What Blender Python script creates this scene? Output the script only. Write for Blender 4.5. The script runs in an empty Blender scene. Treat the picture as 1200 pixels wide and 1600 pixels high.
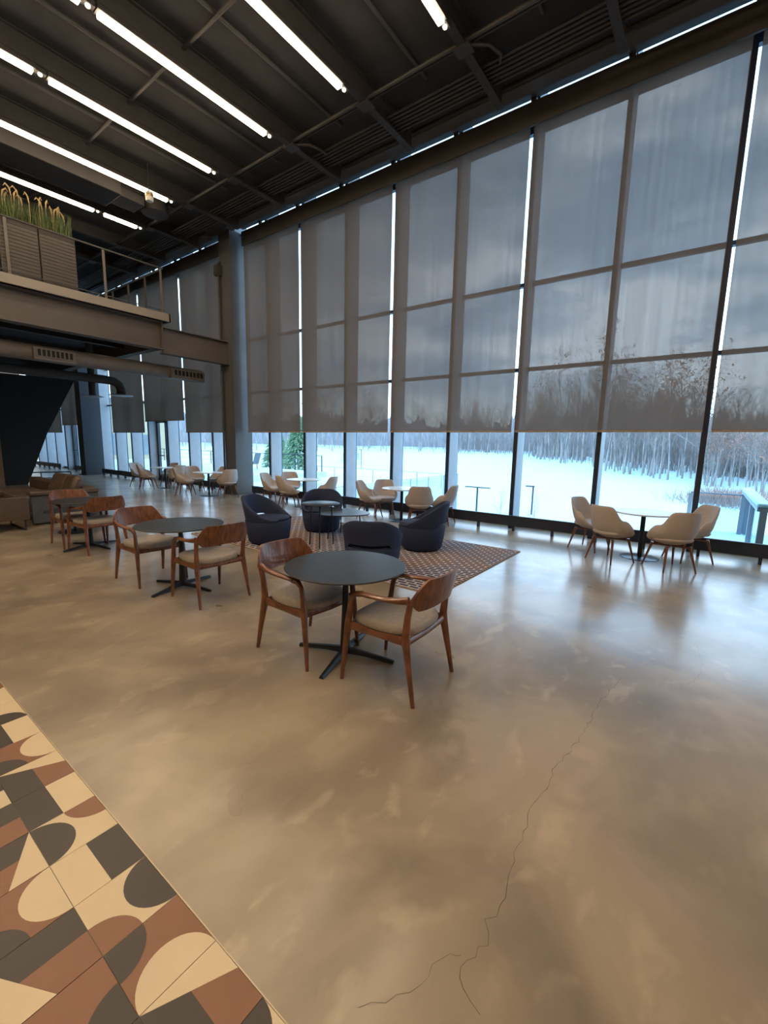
import bpy, math, random
from mathutils import Matrix, Vector

# ------------------------------------------------------------------ camera
S = bpy.context.scene
C = S.collection
PI = math.pi
cam_d = bpy.data.cameras.new('camera'); cam = bpy.data.objects.new('camera', cam_d); C.objects.link(cam)
S.camera = cam
cam_d.sensor_fit = 'HORIZONTAL'; cam_d.sensor_width = 36; cam_d.lens = 676.6 / 1200 * 36
cam_d.clip_start = .05; cam_d.clip_end = 1500
_y, _p, _r = math.radians(-36.44), math.radians(8.757), math.radians(1.196)
_F = Vector((math.sin(_y) * math.cos(_p), math.cos(_y) * math.cos(_p), -math.sin(_p)))
_R = Vector((math.cos(_y), -math.sin(_y), 0)); _U = _R.cross(_F)
_R0 = math.cos(_r) * _R + math.sin(_r) * _U; _U0 = -math.sin(_r) * _R + math.cos(_r) * _U
_m = Matrix((_R0, _U0, -_F)).transposed().to_4x4(); _m.translation = (0, 0, 1.7)
cam.matrix_world = _m

# ------------------------------------------------------------------ world, exposure
S.view_settings.view_transform = 'Standard'; S.view_settings.look = 'None'
S.view_settings.gamma = 1; S.view_settings.use_curve_mapping = False
S.view_settings.exposure = 0.2
w = bpy.data.worlds.new('overcast_dusk'); S.world = w; w.use_nodes = True
nt = w.node_tree; N = nt.nodes; L = nt.links
for n in list(N): N.remove(n)
def nn(t, tree=None, **k):
    n = (tree or nt).nodes.new(t)
    for a, b in k.items(): setattr(n, a, b)
    return n
tc = nn('ShaderNodeTexCoord'); mp = nn('ShaderNodeMapping'); mp.inputs['Scale'].default_value = (1, 1, 3.2)
no = nn('ShaderNodeTexNoise'); no.inputs['Scale'].default_value = 3.4; no.inputs['Detail'].default_value = 6; no.inputs['Roughness'].default_value = .52
L.new(tc.outputs['Generated'], mp.inputs[0]); L.new(mp.outputs[0], no.inputs['Vector'])
cr = nn('ShaderNodeValToRGB'); e = cr.color_ramp.elements
e[0].position = .40; e[0].color = (.36, .52, .72, 1)
e[1].position = .60; e[1].color = (.95, .99, 1.12, 1)
m_ = e.new(.52); m_.color = (.60, .73, .92, 1)
L.new(no.outputs['Fac'], cr.inputs[0])
sx = nn('ShaderNodeSeparateXYZ'); L.new(tc.outputs['Generated'], sx.inputs[0])
hr = nn('ShaderNodeMapRange'); hr.inputs[1].default_value = .0; hr.inputs[2].default_value = .16; hr.inputs[3].default_value = 1; hr.inputs[4].default_value = 0
L.new(sx.outputs['Z'], hr.inputs[0])
mx = nn('ShaderNodeMix', data_type='RGBA'); L.new(hr.outputs[0], mx.inputs[0]); L.new(cr.outputs[0], mx.inputs[6]); mx.inputs[7].default_value = (.88, .93, .95, 1)
bg = nn('ShaderNodeBackground'); bg.inputs['Strength'].default_value = 3.8; L.new(mx.outputs[2], bg.inputs[0])
wo = nn('ShaderNodeOutputWorld'); L.new(bg.outputs[0], wo.inputs[0])
S.cycles.use_denoising = True
S.cycles.max_bounces = 10; S.cycles.transparent_max_bounces = 24; S.cycles.diffuse_bounces = 5
S.cycles.sample_clamp_indirect = 6
S.cycles.caustics_reflective = False; S.cycles.caustics_refractive = False
LED = 25.0          # strength of the ceiling light lines
LEDC = (1.0, .77, .52)

# ------------------------------------------------------------------ materials
MATS = {}
def mat(name, col, rough=.6, metal=0, spec=.5, var=0, scale=8, bump=0, bscale=60, stretch=(1, 1, 1), col2=None, coat=0, sheen=0):
    if name in MATS: return MATS[name]
    m = bpy.data.materials.new(name); m.use_nodes = True; t = m.node_tree
    b = t.nodes['Principled BSDF']
    b.inputs['Base Color'].default_value = (*col, 1); b.inputs['Roughness'].default_value = rough
    b.inputs['Metallic'].default_value = metal; b.inputs['Specular IOR Level'].default_value = spec
    b.inputs['Coat Weight'].default_value = coat; b.inputs['Sheen Weight'].default_value = sheen
    if var or bump or col2:
        tc = nn('ShaderNodeTexCoord', t); mp = nn('ShaderNodeMapping', t); mp.inputs['Scale'].default_value = stretch
        t.links.new(tc.outputs['Object'], mp.inputs[0])
    if var or col2:
        no = nn('ShaderNodeTexNoise', t); no.inputs['Scale'].default_value = scale; no.inputs['Detail'].default_value = 5
        t.links.new(mp.outputs[0], no.inputs['Vector'])
        cr = nn('ShaderNodeValToRGB', t); a = cr.color_ramp.elements
        c2 = col2 or tuple(min(1, c * (1 + var)) for c in col); c1 = col if col2 else tuple(c * (1 - var) for c in col)
        a[0].position = .34; a[0].color = (*c1, 1); a[1].position = .66; a[1].color = (*c2, 1)
        t.links.new(no.outputs['Fac'], cr.inputs[0]); t.links.new(cr.outputs[0], b.inputs['Base Color'])
    if bump:
        n2 = nn('ShaderNodeTexNoise', t); n2.inputs['Scale'].default_value = bscale; n2.inputs['Detail'].default_value = 3
        t.links.new(mp.outputs[0], n2.inputs['Vector'])
        bu = nn('ShaderNodeBump', t); bu.inputs['Strength'].default_value = bump; bu.inputs['Distance'].default_value = .01
        t.links.new(n2.outputs['Fac'], bu.inputs['Height']); t.links.new(bu.outputs[0], b.inputs['Normal'])
    MATS[name] = m; return m
def emis(name, col, st):
    m = bpy.data.materials.new(name); m.use_nodes = True; t = m.node_tree
    b = t.nodes['Principled BSDF']; b.inputs['Base Color'].default_value = (.8, .8, .8, 1)
    b.inputs['Emission Color'].default_value = (*col, 1); b.inputs['Emission Strength'].default_value = st
    return m
walnut = mat('walnut', (.10, .035, .018), .38, spec=.5, scale=5, stretch=(9, 2, 2), col2=(.235, .088, .042), coat=.25, bump=.05, bscale=40)
seat_f = mat('seat_fabric', (.36, .315, .275), .75, var=.08, scale=30, bump=.15, bscale=300)
black_top = mat('black_laminate', (.030, .033, .038), .36, spec=.5, var=.1, scale=30)
black_met = mat('black_metal', (.016, .018, .024), .42, metal=.2)
dark_met = mat('dark_bronze_metal', (.026, .033, .055), .45, metal=.1, var=.1, scale=4)
fin_grey = mat('fin_grey_paint', (.40, .42, .46), .55, var=.05, scale=3)
col_grey = mat('column_paint', (.105, .108, .115), .55, var=.08, scale=2)
beam_grey = mat('beam_paint', (.115, .102, .094), .6, var=.08, scale=2)
fascia_m = mat('mezzanine_fascia_paint', (.25, .22, .195), .55, var=.05, scale=2)
ceil_m = mat('ceiling_black', (.040, .041, .044), .85, var=.12, scale=3)
steel_dk = mat('dark_steel_paint', (.052, .051, .052), .65, var=.1, scale=5)
fasc_dk = mat('blind_pocket_paint', (.085, .082, .080), .6, var=.1, scale=3)
cond_m = mat('conduit_paint', (.062, .060, .059), .5, var=.1, scale=6)
duct_m = mat('duct_paint', (.145, .128, .115), .5, var=.08, scale=4)
shell_m = mat('greige_upholstery', (.50, .44, .415), .8, var=.05, scale=40, bump=.12, bscale=260)
navy_m = mat('navy_wool', (.018, .030, .080), .8, var=.12, scale=120, bump=.2, bscale=320)
white_top = mat('white_laminate', (.74, .76, .76), .3)
sofa_m = mat('brown_leather', (.095, .066, .050), .5, var=.12, scale=6, bump=.1, bscale=90)
sofa_grey = mat('slate_leather', (.075, .08, .085), .5, var=.1, scale=6)
wall_m = mat('warm_plaster', (.30, .235, .165), .8, var=.05, scale=2)
wall_br = mat('ochre_wall_panel', (.20, .12, .062), .7, var=.08, scale=2)
wall_bk = mat('black_wall_panel', (.0045, .0045, .005), .75)
brass_m = mat('brass', (.55, .40, .20), .35, metal=1)
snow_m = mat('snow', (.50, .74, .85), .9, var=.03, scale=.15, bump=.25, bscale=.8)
bark_m = mat('bark', (.20, .18, .18), .9, scale=1.2, col2=(.50, .46, .45), stretch=(1, 1, .25))
twig_m = mat('twig', (.20, .17, .16), .9, scale=.8, col2=(.36, .32, .31))
leaf_m = mat('russet_leaves', (.42, .20, .13), .9, scale=1.2, col2=(.50, .29, .21))
ever_m = mat('evergreen_needles', (.10, .20, .12), .9, scale=2, col2=(.20, .34, .20))
white_m = mat('white_paint', (.78, .77, .74), .5)
conc_w = mat('pale_concrete', (.52, .55, .60), .8, var=.06, scale=2)
tile_c = mat('cream_tile', (.72, .58, .38), .34, var=.03, scale=5)
tile_d = mat('charcoal_tile', (.047, .036, .030), .36, var=.06, scale=6)
tile_r = mat('rust_tile', (.26, .112, .058), .36, var=.06, scale=6)
grout_m = mat('grout', (.20, .165, .125), .8)
trim_m = mat('edge_trim_metal', (.55, .46, .34), .4, metal=.6)
grass_m = mat('ornamental_grass_green', (.075, .11, .035), .8, var=.3, scale=20)
plume_m = mat('tan_grass_plume', (.42, .31, .16), .9, var=.2, scale=30)
planter_m = mat('planter_brown_metal', (.055, .048, .044), .55, var=.08, scale=5)
hem_m = mat('hem_bar_beige', (.38, .30, .22), .5)
bld_m = mat('beige_cladding', (.50, .42, .28), .8, var=.05, scale=1)
bld_d = mat('grey_cladding', (.20, .23, .26), .7, var=.08, scale=1)
soil_m = mat('soil', (.05, .035, .025), .95, bump=.5, bscale=50)
crack_m = mat('crack', (.07, .055, .04), .9)
led_m = emis('warm_led_diffuser', LEDC, LED)
spot_m = emis('warm_led_dot', LEDC, 8)
can_m = emis('downlight_lens', (1, .9, .78), 2.5)

def glass_mat():
    m = bpy.data.materials.new('window_glass'); m.use_nodes = True; t = m.node_tree
    for n in list(t.nodes): t.nodes.remove(n)
    o = nn('ShaderNodeOutputMaterial', t); a = nn('ShaderNodeBsdfTransparent', t); a.inputs[0].default_value = (.84, .955, 1, 1)
    g = nn('ShaderNodeBsdfGlossy', t); g.inputs['Roughness'].default_value = .02
    fr = nn('ShaderNodeFresnel', t); fr.inputs[0].default_value = 1.45
    x = nn('ShaderNodeMixShader', t); ge = nn('ShaderNodeNewGeometry', t); sb = nn('ShaderNodeMath', t, operation='SUBTRACT'); sb.inputs[0].default_value = 1; t.links.new(ge.outputs['Backfacing'], sb.inputs[1]); ml_ = nn('ShaderNodeMath', t, operation='MULTIPLY'); t.links.new(fr.outputs[0], ml_.inputs[0]); t.links.new(sb.outputs[0], ml_.inputs[1]); t.links.new(ml_.outputs[0], x.inputs[0]); t.links.new(a.outputs[0], x.inputs[1]); t.links.new(g.outputs[0], x.inputs[2]); t.links.new(x.outputs[0], o.inputs[0])
    return m
glass = glass_mat()
def blind_mat():
    # open-weave sunscreen cloth: less open the more obliquely it is seen
    m = bpy.data.materials.new('sunscreen_mesh_cloth'); m.use_nodes = True; t = m.node_tree
    for n in list(t.nodes): t.nodes.remove(n)
    o = nn('ShaderNodeOutputMaterial', t); a = nn('ShaderNodeBsdfTransparent', t)
    lw = nn('ShaderNodeLayerWeight', t); lw.inputs[0].default_value = .5
    cr = nn('ShaderNodeValToRGB', t); e = cr.color_ramp.elements
    e[0].position = 0; e[0].color = (.098, .094, .090, 1); e[1].position = .55; e[1].color = (.004, .004, .004, 1)
    for p, v in ((.06, .090), (.14, .067), (.24, .040), (.36, .012)): k = e.new(p); k.color = (v, v * .96, v * .93, 1)
    t.links.new(lw.outputs['Facing'], cr.inputs[0])
    tc = nn('ShaderNodeTexCoord', t); mp = nn('ShaderNodeMapping', t); mp.inputs['Scale'].default_value = (14, 1, .25)
    no = nn('ShaderNodeTexNoise', t); no.inputs['Scale'].default_value = 1; no.inputs['Detail'].default_value = 3
    t.links.new(tc.outputs['Object'], mp.inputs[0]); t.links.new(mp.outputs[0], no.inputs['Vector'])
    mr = nn('ShaderNodeMapRange', t); mr.inputs[1].default_value = .3; mr.inputs[2].default_value = .7; mr.inputs[3].default_value = .85; mr.inputs[4].default_value = 1.12
    t.links.new(no.outputs['Fac'], mr.inputs[0])
    mu = nn('ShaderNodeMix', t, data_type='RGBA', blend_type='MULTIPLY'); mu.inputs[0].default_value = 1
    t.links.new(cr.outputs[0], mu.inputs[6]); t.links.new(mr.outputs[0], mu.inputs[7]); t.links.new(mu.outputs[2], a.inputs[0])
    d = nn('ShaderNodeBsdfDiffuse', t); d.inputs[0].default_value = (.115, .096, .088, 1)
    tr = nn('ShaderNodeBsdfTranslucent', t); tr.inputs[0].default_value = (.036, .025, .019, 1)
    s1 = nn('ShaderNodeAddShader', t); s2 = nn('ShaderNodeAddShader', t)
    t.links.new(d.outputs[0], s1.inputs[0]); t.links.new(tr.outputs[0], s1.inputs[1])
    t.links.new(s1.outputs[0], s2.inputs[0]); t.links.new(a.outputs[0], s2.inputs[1]); t.links.new(s2.outputs[0], o.inputs[0])
    return m
blind_m = blind_mat()
def concrete():
    m = bpy.data.materials.new('polished_concrete'); m.use_nodes = True; t = m.node_tree; b = t.nodes['Principled BSDF']
    tc = nn('ShaderNodeTexCoord', t)
    def noise(sc, det, st=(1, 1, 1), dist=0, off=0):
        mp = nn('ShaderNodeMapping', t); mp.inputs['Scale'].default_value = st; mp.inputs['Location'].default_value = (off, off, 0)
        n = nn('ShaderNodeTexNoise', t); n.inputs['Scale'].default_value = sc; n.inputs['Detail'].default_value = det; n.inputs['Distortion'].default_value = dist
        t.links.new(tc.outputs['Object'], mp.inputs[0]); t.links.new(mp.outputs[0], n.inputs['Vector']); return n.outputs['Fac']
    def ramp(src, *st):
        c = nn('ShaderNodeValToRGB', t); e = c.color_ramp.elements
        e[0].position, e[0].color = st[0][0], (*st[0][1], 1); e[1].position, e[1].color = st[-1][0], (*st[-1][1], 1)
        for p, q in st[1:-1]: k = e.new(p); k.color = (*q, 1)
        t.links.new(src, c.inputs[0]); return c.outputs[0]
    def mix(f, a, bb, mode='MIX'):
        x = nn('ShaderNodeMix', t, data_type='RGBA', blend_type=mode)
        if isinstance(f, (int, float)): x.inputs[0].default_value = f
        else: t.links.new(f, x.inputs[0])
        t.links.new(a, x.inputs[6]); t.links.new(bb, x.inputs[7]); return x.outputs[2]
    ca = nn('ShaderNodeRGB', t); ca.outputs[0].default_value = (.25, .20, .145, 1); cb = nn('ShaderNodeRGB', t); cb.outputs[0].default_value = (.43, .35, .25, 1)
    mb = nn('ShaderNodeMapRange', t, interpolation_type='SMOOTHSTEP'); mb.inputs[1].default_value = .25; mb.inputs[2].default_value = .70; t.links.new(noise(1.25, 6, (1, .8, 1), .7, 40), mb.inputs[0]); base = mix(mb.outputs[0], ca.outputs[0], cb.outputs[0])
    # pale trowel flecks, small and streaky, and darker worn clouds
    fl = ramp(noise(5.5, 9, (1, .6, 1), .35, 7), (.56, (0, 0, 0)), (.66, (.6, .6, .6)))
    zone = ramp(noise(.6, 2, off=3.3), (.35, (.15, .15, .15)), (.65, (1, 1, 1)))
    g2 = mix(1, fl, zone, 'MULTIPLY')
    lite = nn('ShaderNodeRGB', t); lite.outputs[0].default_value = (.55, .45, .32, 1)
    c1 = mix(g2, base, lite.outputs[0])
    dk = ramp(noise(1.6, 8, (1, 1, 1), .5, 21), (.46, (0, 0, 0)), (.66, (.8, .8, .8)))
    dark = nn('ShaderNodeRGB', t); dark.outputs[0].default_value = (.16, .13, .095, 1)
    c2 = mix(mix(1, dk, zone, 'MULTIPLY'), c1, dark.outputs[0])
    t.links.new(c2, b.inputs['Base Color'])
    rr = nn('ShaderNodeMapRange', t); rr.inputs[1].default_value = 0; rr.inputs[2].default_value = 1; rr.inputs[3].default_value = .20; rr.inputs[4].default_value = .46
    t.links.new(noise(1.9, 3, off=13), rr.inputs[0]); t.links.new(rr.outputs[0], b.inputs['Roughness'])
    b.inputs['Specular IOR Level'].default_value = .6; b.inputs['Coat Weight'].default_value = .55; b.inputs['Coat Roughness'].default_value = .16
    return m
concrete_m = concrete()
def rug_mat(x0, y0):
    m = bpy.data.materials.new('woven_rug'); m.use_nodes = True; t = m.node_tree; b = t.nodes['Principled BSDF']
    b.inputs['Roughness'].default_value = .95; b.inputs['Specular IOR Level'].default_value = .1
    tc = nn('ShaderNodeTexCoord', t); mp = nn('ShaderNodeMapping', t)
    t.links.new(tc.outputs['Object'], mp.inputs[0])
    br = nn('ShaderNodeTexBrick', t); br.offset = .5; br.inputs['Scale'].default_value = 1
    br.inputs['Brick Width'].default_value = .15; br.inputs['Row Height'].default_value = .075; br.inputs['Mortar Size'].default_value = .014
    br.inputs['Color1'].default_value = (.045, .048, .085, 1); br.inputs['Color2'].default_value = (.09, .085, .12, 1); br.inputs['Mortar'].default_value = (.62, .55, .50, 1)
    mp.inputs['Rotation'].default_value = (0, 0, 0)
    t.links.new(mp.outputs[0], br.inputs['Vector'])
    no = nn('ShaderNodeTexNoise', t); no.inputs['Scale'].default_value = 1.3; no.inputs['Detail'].default_value = 2
    t.links.new(tc.outputs['Object'], no.inputs['Vector'])
    cr = nn('ShaderNodeValToRGB', t); e = cr.color_ramp.elements
    e[0].position = .42; e[0].color = (1.0, .84, .74, 1); e[1].position = .60; e[1].color = (.84, .88, 1.0, 1)
    t.links.new(no.outputs['Fac'], cr.inputs[0])
    x = nn('ShaderNodeMix', t, data_type='RGBA', blend_type='MULTIPLY'); x.inputs[0].default_value = 1
    t.links.new(br.outputs['Color'], x.inputs[6]); t.links.new(cr.outputs[0], x.inputs[7]); t.links.new(x.outputs[2], b.inputs['Base Color'])
    bu = nn('ShaderNodeBump', t); bu.inputs['Strength'].default_value = .5; bu.inputs['Distance'].default_value = .006
    t.links.new(br.outputs['Fac'], bu.inputs['Height']); t.links.new(bu.outputs[0], b.inputs['Normal'])
    return m

# ------------------------------------------------------------------ mesh helpers
class MB:
    def __init__(s): s.v = []; s.f = []; s.m = []
    def add(s, vs, fs, mi=0):
        o = len(s.v); s.v += [tuple(p) for p in vs]; s.f += [tuple(o + i for i in f) for f in fs]; s.m += [mi] * len(fs); return s
    def box(s, x0, x1, y0, y1, z0, z1, mi=0):
        v = [(x0, y0, z0), (x1, y0, z0), (x1, y1, z0), (x0, y1, z0), (x0, y0, z1), (x1, y0, z1), (x1, y1, z1), (x0, y1, z1)]
        return s.add(v, [(0, 3, 2, 1), (4, 5, 6, 7), (0, 1, 5, 4), (1, 2, 6, 5), (2, 3, 7, 6), (3, 0, 4, 7)], mi)
    def tube(s, pts, rad, seg=8, mi=0, asp=1, up=(0, 0, 1), cap=True):
        pts = [Vector(p) for p in pts]; n = len(pts)
        if not isinstance(rad, (list, tuple)): rad = [rad] * n
        vs = []; fs = []; prev = None
        for i, p in enumerate(pts):
            d = (pts[min(i + 1, n - 1)] - pts[max(i - 1, 0)]).normalized()
            u = Vector(up) if prev is None else prev
            u = u - d * u.dot(d)
            if u.length < 1e-3: u = Vector((1, 0, 0)) - d * d.x
            if u.length < 1e-3: u = Vector((0, 1, 0))
            u.normalize(); prev = u; a = d.cross(u); r = rad[i]
            rx, ry = r if isinstance(r, tuple) else (r * asp, r)
            for k in range(seg):
                t = 2 * PI * k / seg + PI / seg; vs.append(p + a * math.cos(t) * rx + u * math.sin(t) * ry)
        for i in range(n - 1):
            for k in range(seg):
                a, b = i * seg + k, i * seg + (k + 1) % seg; fs.append((a, b, b + seg, a + seg))
        if cap: fs.append(tuple(range(seg))[::-1]); fs.append(tuple(range((n - 1) * seg, n * seg)))
        return s.add(vs, fs, mi)
    def lathe(s, prof, seg=32, mi=0, c=(0, 0), capb=True, capt=True, sup=None):
        vs = []; fs = []; n = len(prof)
        for r, z in prof:
            for k in range(seg):
                t = 2 * PI * k / seg; cx, cy = math.cos(t), math.sin(t)
                if sup: q = (abs(cx) ** sup + abs(cy) ** sup) ** (-1 / sup); cx *= q; cy *= q
                vs.append((c[0] + r * cx, c[1] + r * cy, z))
        for i in range(n - 1):
            for k in range(seg):
                a, b = i * seg + k, i * seg + (k + 1) % seg; fs.append((a, b, b + seg, a + seg))
        if capb: fs.append(tuple(range(seg))[::-1])
        if capt: fs.append(tuple(range((n - 1) * seg, n * seg)))
        return s.add(vs, fs, mi)
    def grid(s, P, nu, nv, mi=0, closeu=False):
        vs = [P(i, j) for j in range(nv) for i in range(nu)]; fs = []
        for j in range(nv - 1):
            for i in range(nu if closeu else nu - 1):
                a, b = j * nu + i, j * nu + (i + 1) % nu; fs.append((a, b, b + nu, a + nu))
        return s.add(vs, fs, mi)
    def mesh(s, name, mats, smooth=True, ang=38):
        me = bpy.data.meshes.new(name); me.from_pydata(s.v, [], s.f); me.update()
        if not isinstance(mats, (list, tuple)): mats = [mats]
        for m in mats: me.materials.append(m)
        if len(mats) > 1: me.polygons.foreach_set('material_index', s.m)
        if smooth:
            me.polygons.foreach_set('use_smooth', [True] * len(me.polygons)); me.set_sharp_from_angle(angle=math.radians(ang))
        return me
    def obj(s, name, mats, parent=None, smooth=True, loc=None, bevel=0, solid=0, sub=0, ang=38):
        o = bpy.data.objects.new(name, s.mesh(name, mats, smooth, ang)); C.objects.link(o); o.parent = parent
        if loc: o.location = loc
        if solid: q = o.modifiers.new('solid', 'SOLIDIFY'); q.thickness = solid; q.offset = -1
        if bevel: q = o.modifiers.new('bevel', 'BEVEL'); q.width = bevel; q.segments = 2; q.limit_method = 'ANGLE'
        if sub: q = o.modifiers.new('sub', 'SUBSURF'); q.levels = q.render_levels = sub
        return o
def tag(o, label=None, cat=None, group=None, kind=None):
    if label: o['label'] = label
    if cat: o['category'] = cat
    if group: o['group'] = group
    if kind: o['kind'] = kind
    return o
def empty(name, loc=(0, 0, 0), rz=0, label=None, cat=None, group=None, kind=None):
    o = bpy.data.objects.new(name, None); C.objects.link(o); o.location = loc; o.rotation_euler = (0, 0, rz); o.empty_display_size = .1
    return tag(o, label, cat, group, kind)
KIDS = {}
def kids(o): return [c for c in o.children]
def copy_tree(o, parent=None):
    c = o.copy(); C.objects.link(c); c.parent = parent
    for ch in kids(o): copy_tree(ch, c)
    return c
def place(proto, used, loc, rz, label, cat, group=None):
    o = copy_tree(proto) if used else proto
    o.location = loc; o.rotation_euler = (0, 0, rz)
    tag(o, label, cat, group)
    return o
R = math.radians
def smooth01(x): x = max(0, min(1, x)); return x * x * (3 - 2 * x)

# ------------------------------------------------------------------ the shell of the room
MX = [-.09 - 1.58 * k for k in range(-4, 23)]      # mullion lines along the window wall
GY = 9.34                                          # glass plane
fl = MB().box(-38, 8, .682, 9.6, -.3, 0).box(-38, 8, -9, .682, -.3, -.012).obj('floor', concrete_m, smooth=False); tag(fl, kind='structure')
MB().box(-38, -4.9, -9, .682, -.011, 0).obj('screed', concrete_m, fl, smooth=False)
MB().box(.9, 8, -9, .682, -.011, 0).obj('screed', concrete_m, fl, smooth=False)
MB().box(-4.9, .9, -9, -1.1, -.011, 0).obj('screed', concrete_m, fl, smooth=False)
MB().box(-4.9, .9, -1.1, .682, -.011, -.0035).obj('grout_bed', grout_m, fl, smooth=False)
ceil = MB().box(-38, 8, -9, 8.42, 7.95, 8.4).box(-38, 8, 8.42, 8.84, 8.30, 8.5).box(-38, 8, 8.80, 9.7, 8.80, 9.0).box(-38, 8, 8.80, 8.84, 8.35, 8.85).obj('ceiling', ceil_m, smooth=False); tag(ceil, kind='structure')
o = MB().box(-38, 8, -9.2, -9, 0, 8.6).obj('wall_back', wall_m, smooth=False); tag(o, kind='structure')
o = MB().box(8, 8.2, -9.2, 9.6, 0, 8.6).obj('wall_right', wall_m, smooth=False); tag(o, kind='structure')
o = MB().box(-38.2, -38, -9.2, 9.6, 0, 8.6).obj('wall_left', wall_m, smooth=False); tag(o, kind='structure')
# trim at the tile edge
o = MB().box(-4.9, .9, .6798, .6835, -.01, .001).obj('trim_1', trim_m, smooth=False); tag(o, kind='structure')

# ---- patterned tiles -------------------------------------------------------
TP = .2545
def rotuv(p, k):
    u, v = p
    for _ in range(k % 4): u, v = 1 - v, u
    return u, v
def arc(cx, cy, r, a0, a1, n=18): return [(cx + r * math.cos(R(a0 + (a1 - a0) * i / n)), cy + r * math.sin(R(a0 + (a1 - a0) * i / n))) for i in range(n + 1)]
DES = {
 'tri': ('d', [('r', [(0, .5), (1, .5), (1, 1), (0, 1)]), ('c', [(0, 0), (.5, 1), (0, 1)])]),
 'trm': ('d', [('r', [(.5, 0), (1, 0), (1, 1), (.5, 1)]), ('c', [(0, 0), (1, 0), (1, .5)])]),
 'petal': ('r', [('c', arc(1, .5, .5, 90, 270)), ('d', [(0, 0)] + arc(0, 0, .5, 0, 90))]),
 'bowl': ('c', [('d', arc(.5, 1, .5, 180, 360)), ('r', [(1, 0)] + arc(1, 0, .5, 90, 180))]),
 'half': ('c', [('d', [(0, .5), (1, .5), (1, 1), (0, 1)])]),
 'duo': ('d', [('r', [(.5, 0), (1, 0), (1, 1), (.5, 1)])]),
 'quad': ('r', [('d', [(1, 1)] + arc(1, 1, .55, 180, 270))]),
 'slant': ('c', [('d', [(0, 0), (.55, 0), (0, 1)])]),
}
TM = {'c': 0, 'd': 1, 'r': 2}; tile_cache = {}
def tile_mesh(key, k):
    if (key, k) in tile_cache: return tile_cache[key, k]
    base, shapes = DES[key]; g = .0011; b = MB(); s_ = TP - 2 * g
    b.box(0, s_, 0, s_, -.010, 0, TM[base])
    for i, (c, poly) in enumerate(shapes):
        pts = [rotuv(p, k) for p in poly]
        ar = sum(pts[j][0] * pts[(j + 1) % len(pts)][1] - pts[(j + 1) % len(pts)][0] * pts[j][1] for j in range(len(pts)))
        if ar < 0: pts = pts[::-1]
        b.add([(p[0] * s_, p[1] * s_, .0003 * (i + 1)) for p in pts], [tuple(range(len(pts)))], TM[c])
    tile_cache[key, k] = b.mesh('tile', [tile_c, tile_d, tile_r], smooth=False); return tile_cache[key, k]
# row 1 from the right (index 0 is x -1.18..-.925), rows below are nearer the camera
row1 = [('tri', 0), ('petal', 0), ('bowl', 0), ('half', 0), ('bowl', 2), ('half', 2), ('tri', 0), ('petal', 1), ('half', 2), ('bowl', 3), ('slant', 0), ('duo', 1), ('tri', 0), ('petal', 2)]
row2 = [('duo', 3), ('quad', 0), ('trm', 0), ('petal', 1), ('tri', 3), ('duo', 0), ('half', 1), ('petal', 0), ('half', 0), ('tri', 1), ('bowl', 0), ('petal', 3), ('half', 1), ('duo', 0)]
row3 = [('bowl', 1), ('tri', 0), ('half', 2), ('half', 2), ('petal', 2), ('bowl', 1), ('tri', 2), ('duo', 1), ('petal', 0), ('half', 3), ('bowl', 2), ('tri', 1), ('petal', 3), ('half', 0)]
rnd = random.Random(4)
rows = [row1, row2, row3]
keys = ['tri', 'petal', 'bowl', 'half', 'duo', 'quad', 'trm']
for ry in range(7):
    for kx in range(-7, 15):
        x = -1.1835 - TP * kx; y = .6795 - TP * (ry + 1)
        if ry < 3 and 0 <= kx < 14: key, k = rows[ry][kx]
        elif ry == 0 and kx == -1: key, k = 'bowl', 1
        else: key, k = rnd.choice(keys), rnd.randrange(4)
        if x < -4.85 or x + TP > .88: continue
        t = bpy.data.objects.new('tile', tile_mesh(key, k)); C.objects.link(t); t.parent = fl; t.location = (x + .0011, y + .0011, 0)
# hairline cracks
def crack(pts, seed, wd=.0028):
    r = random.Random(seed); P = []
    for i in range(len(pts) - 1):
        a = Vector(pts[i]); b = Vector(pts[i + 1]); n = max(2, int((b - a).length / .035)); d = (b - a).normalized(); q = Vector((-d.y, d.x))
        for k in range(n): P.append(a + (b - a) * k / n + q * r.uniform(-.011, .011))
    P.append(Vector(pts[-1])); b_ = MB(); vs = []; fs = []
    for i, p in enumerate(P):
        d = (P[min(i + 1, len(P) - 1)] - P[max(i - 1, 0)]).normalized(); q = Vector((-d.y, d.x)) * wd * r.uniform(.35, 1) * .5
        vs += [(p.x + q.x, p.y + q.y, .0009), (p.x - q.x, p.y - q.y, .0009)]
        if i: k = 2 * i; fs.append((k - 2, k - 1, k + 1, k))
    b_.add(vs, fs).obj('crack', crack_m, fl, smooth=False)
CRACKS = [[(-0.355, 3.53), (-0.412, 3.093), (-0.43, 2.597), (-0.487, 2.268), (-0.482, 2.034), (-0.496, 1.902), (-0.475, 1.757), (-0.479, 1.633), (-0.459, 1.52), (-0.438, 1.386), (-0.463, 1.314), (-0.436, 1.24), (-0.454, 1.182), (-0.477, 1.122), (-0.438, 1.085), (-0.373, 1.049)], [(-0.495, 1.158), (-0.521, 1.138), (-0.544, 1.07), (-0.555, 1.001), (-0.622, 0.902), (-0.677, 0.838)], [(0.099, 4.627), (0.145, 4.206), (0.116, 3.896), (0.061, 3.738)]]
for i, c in enumerate(CRACKS): crack(c, 5 + i, .0022 if i == 0 else .0015)

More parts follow.
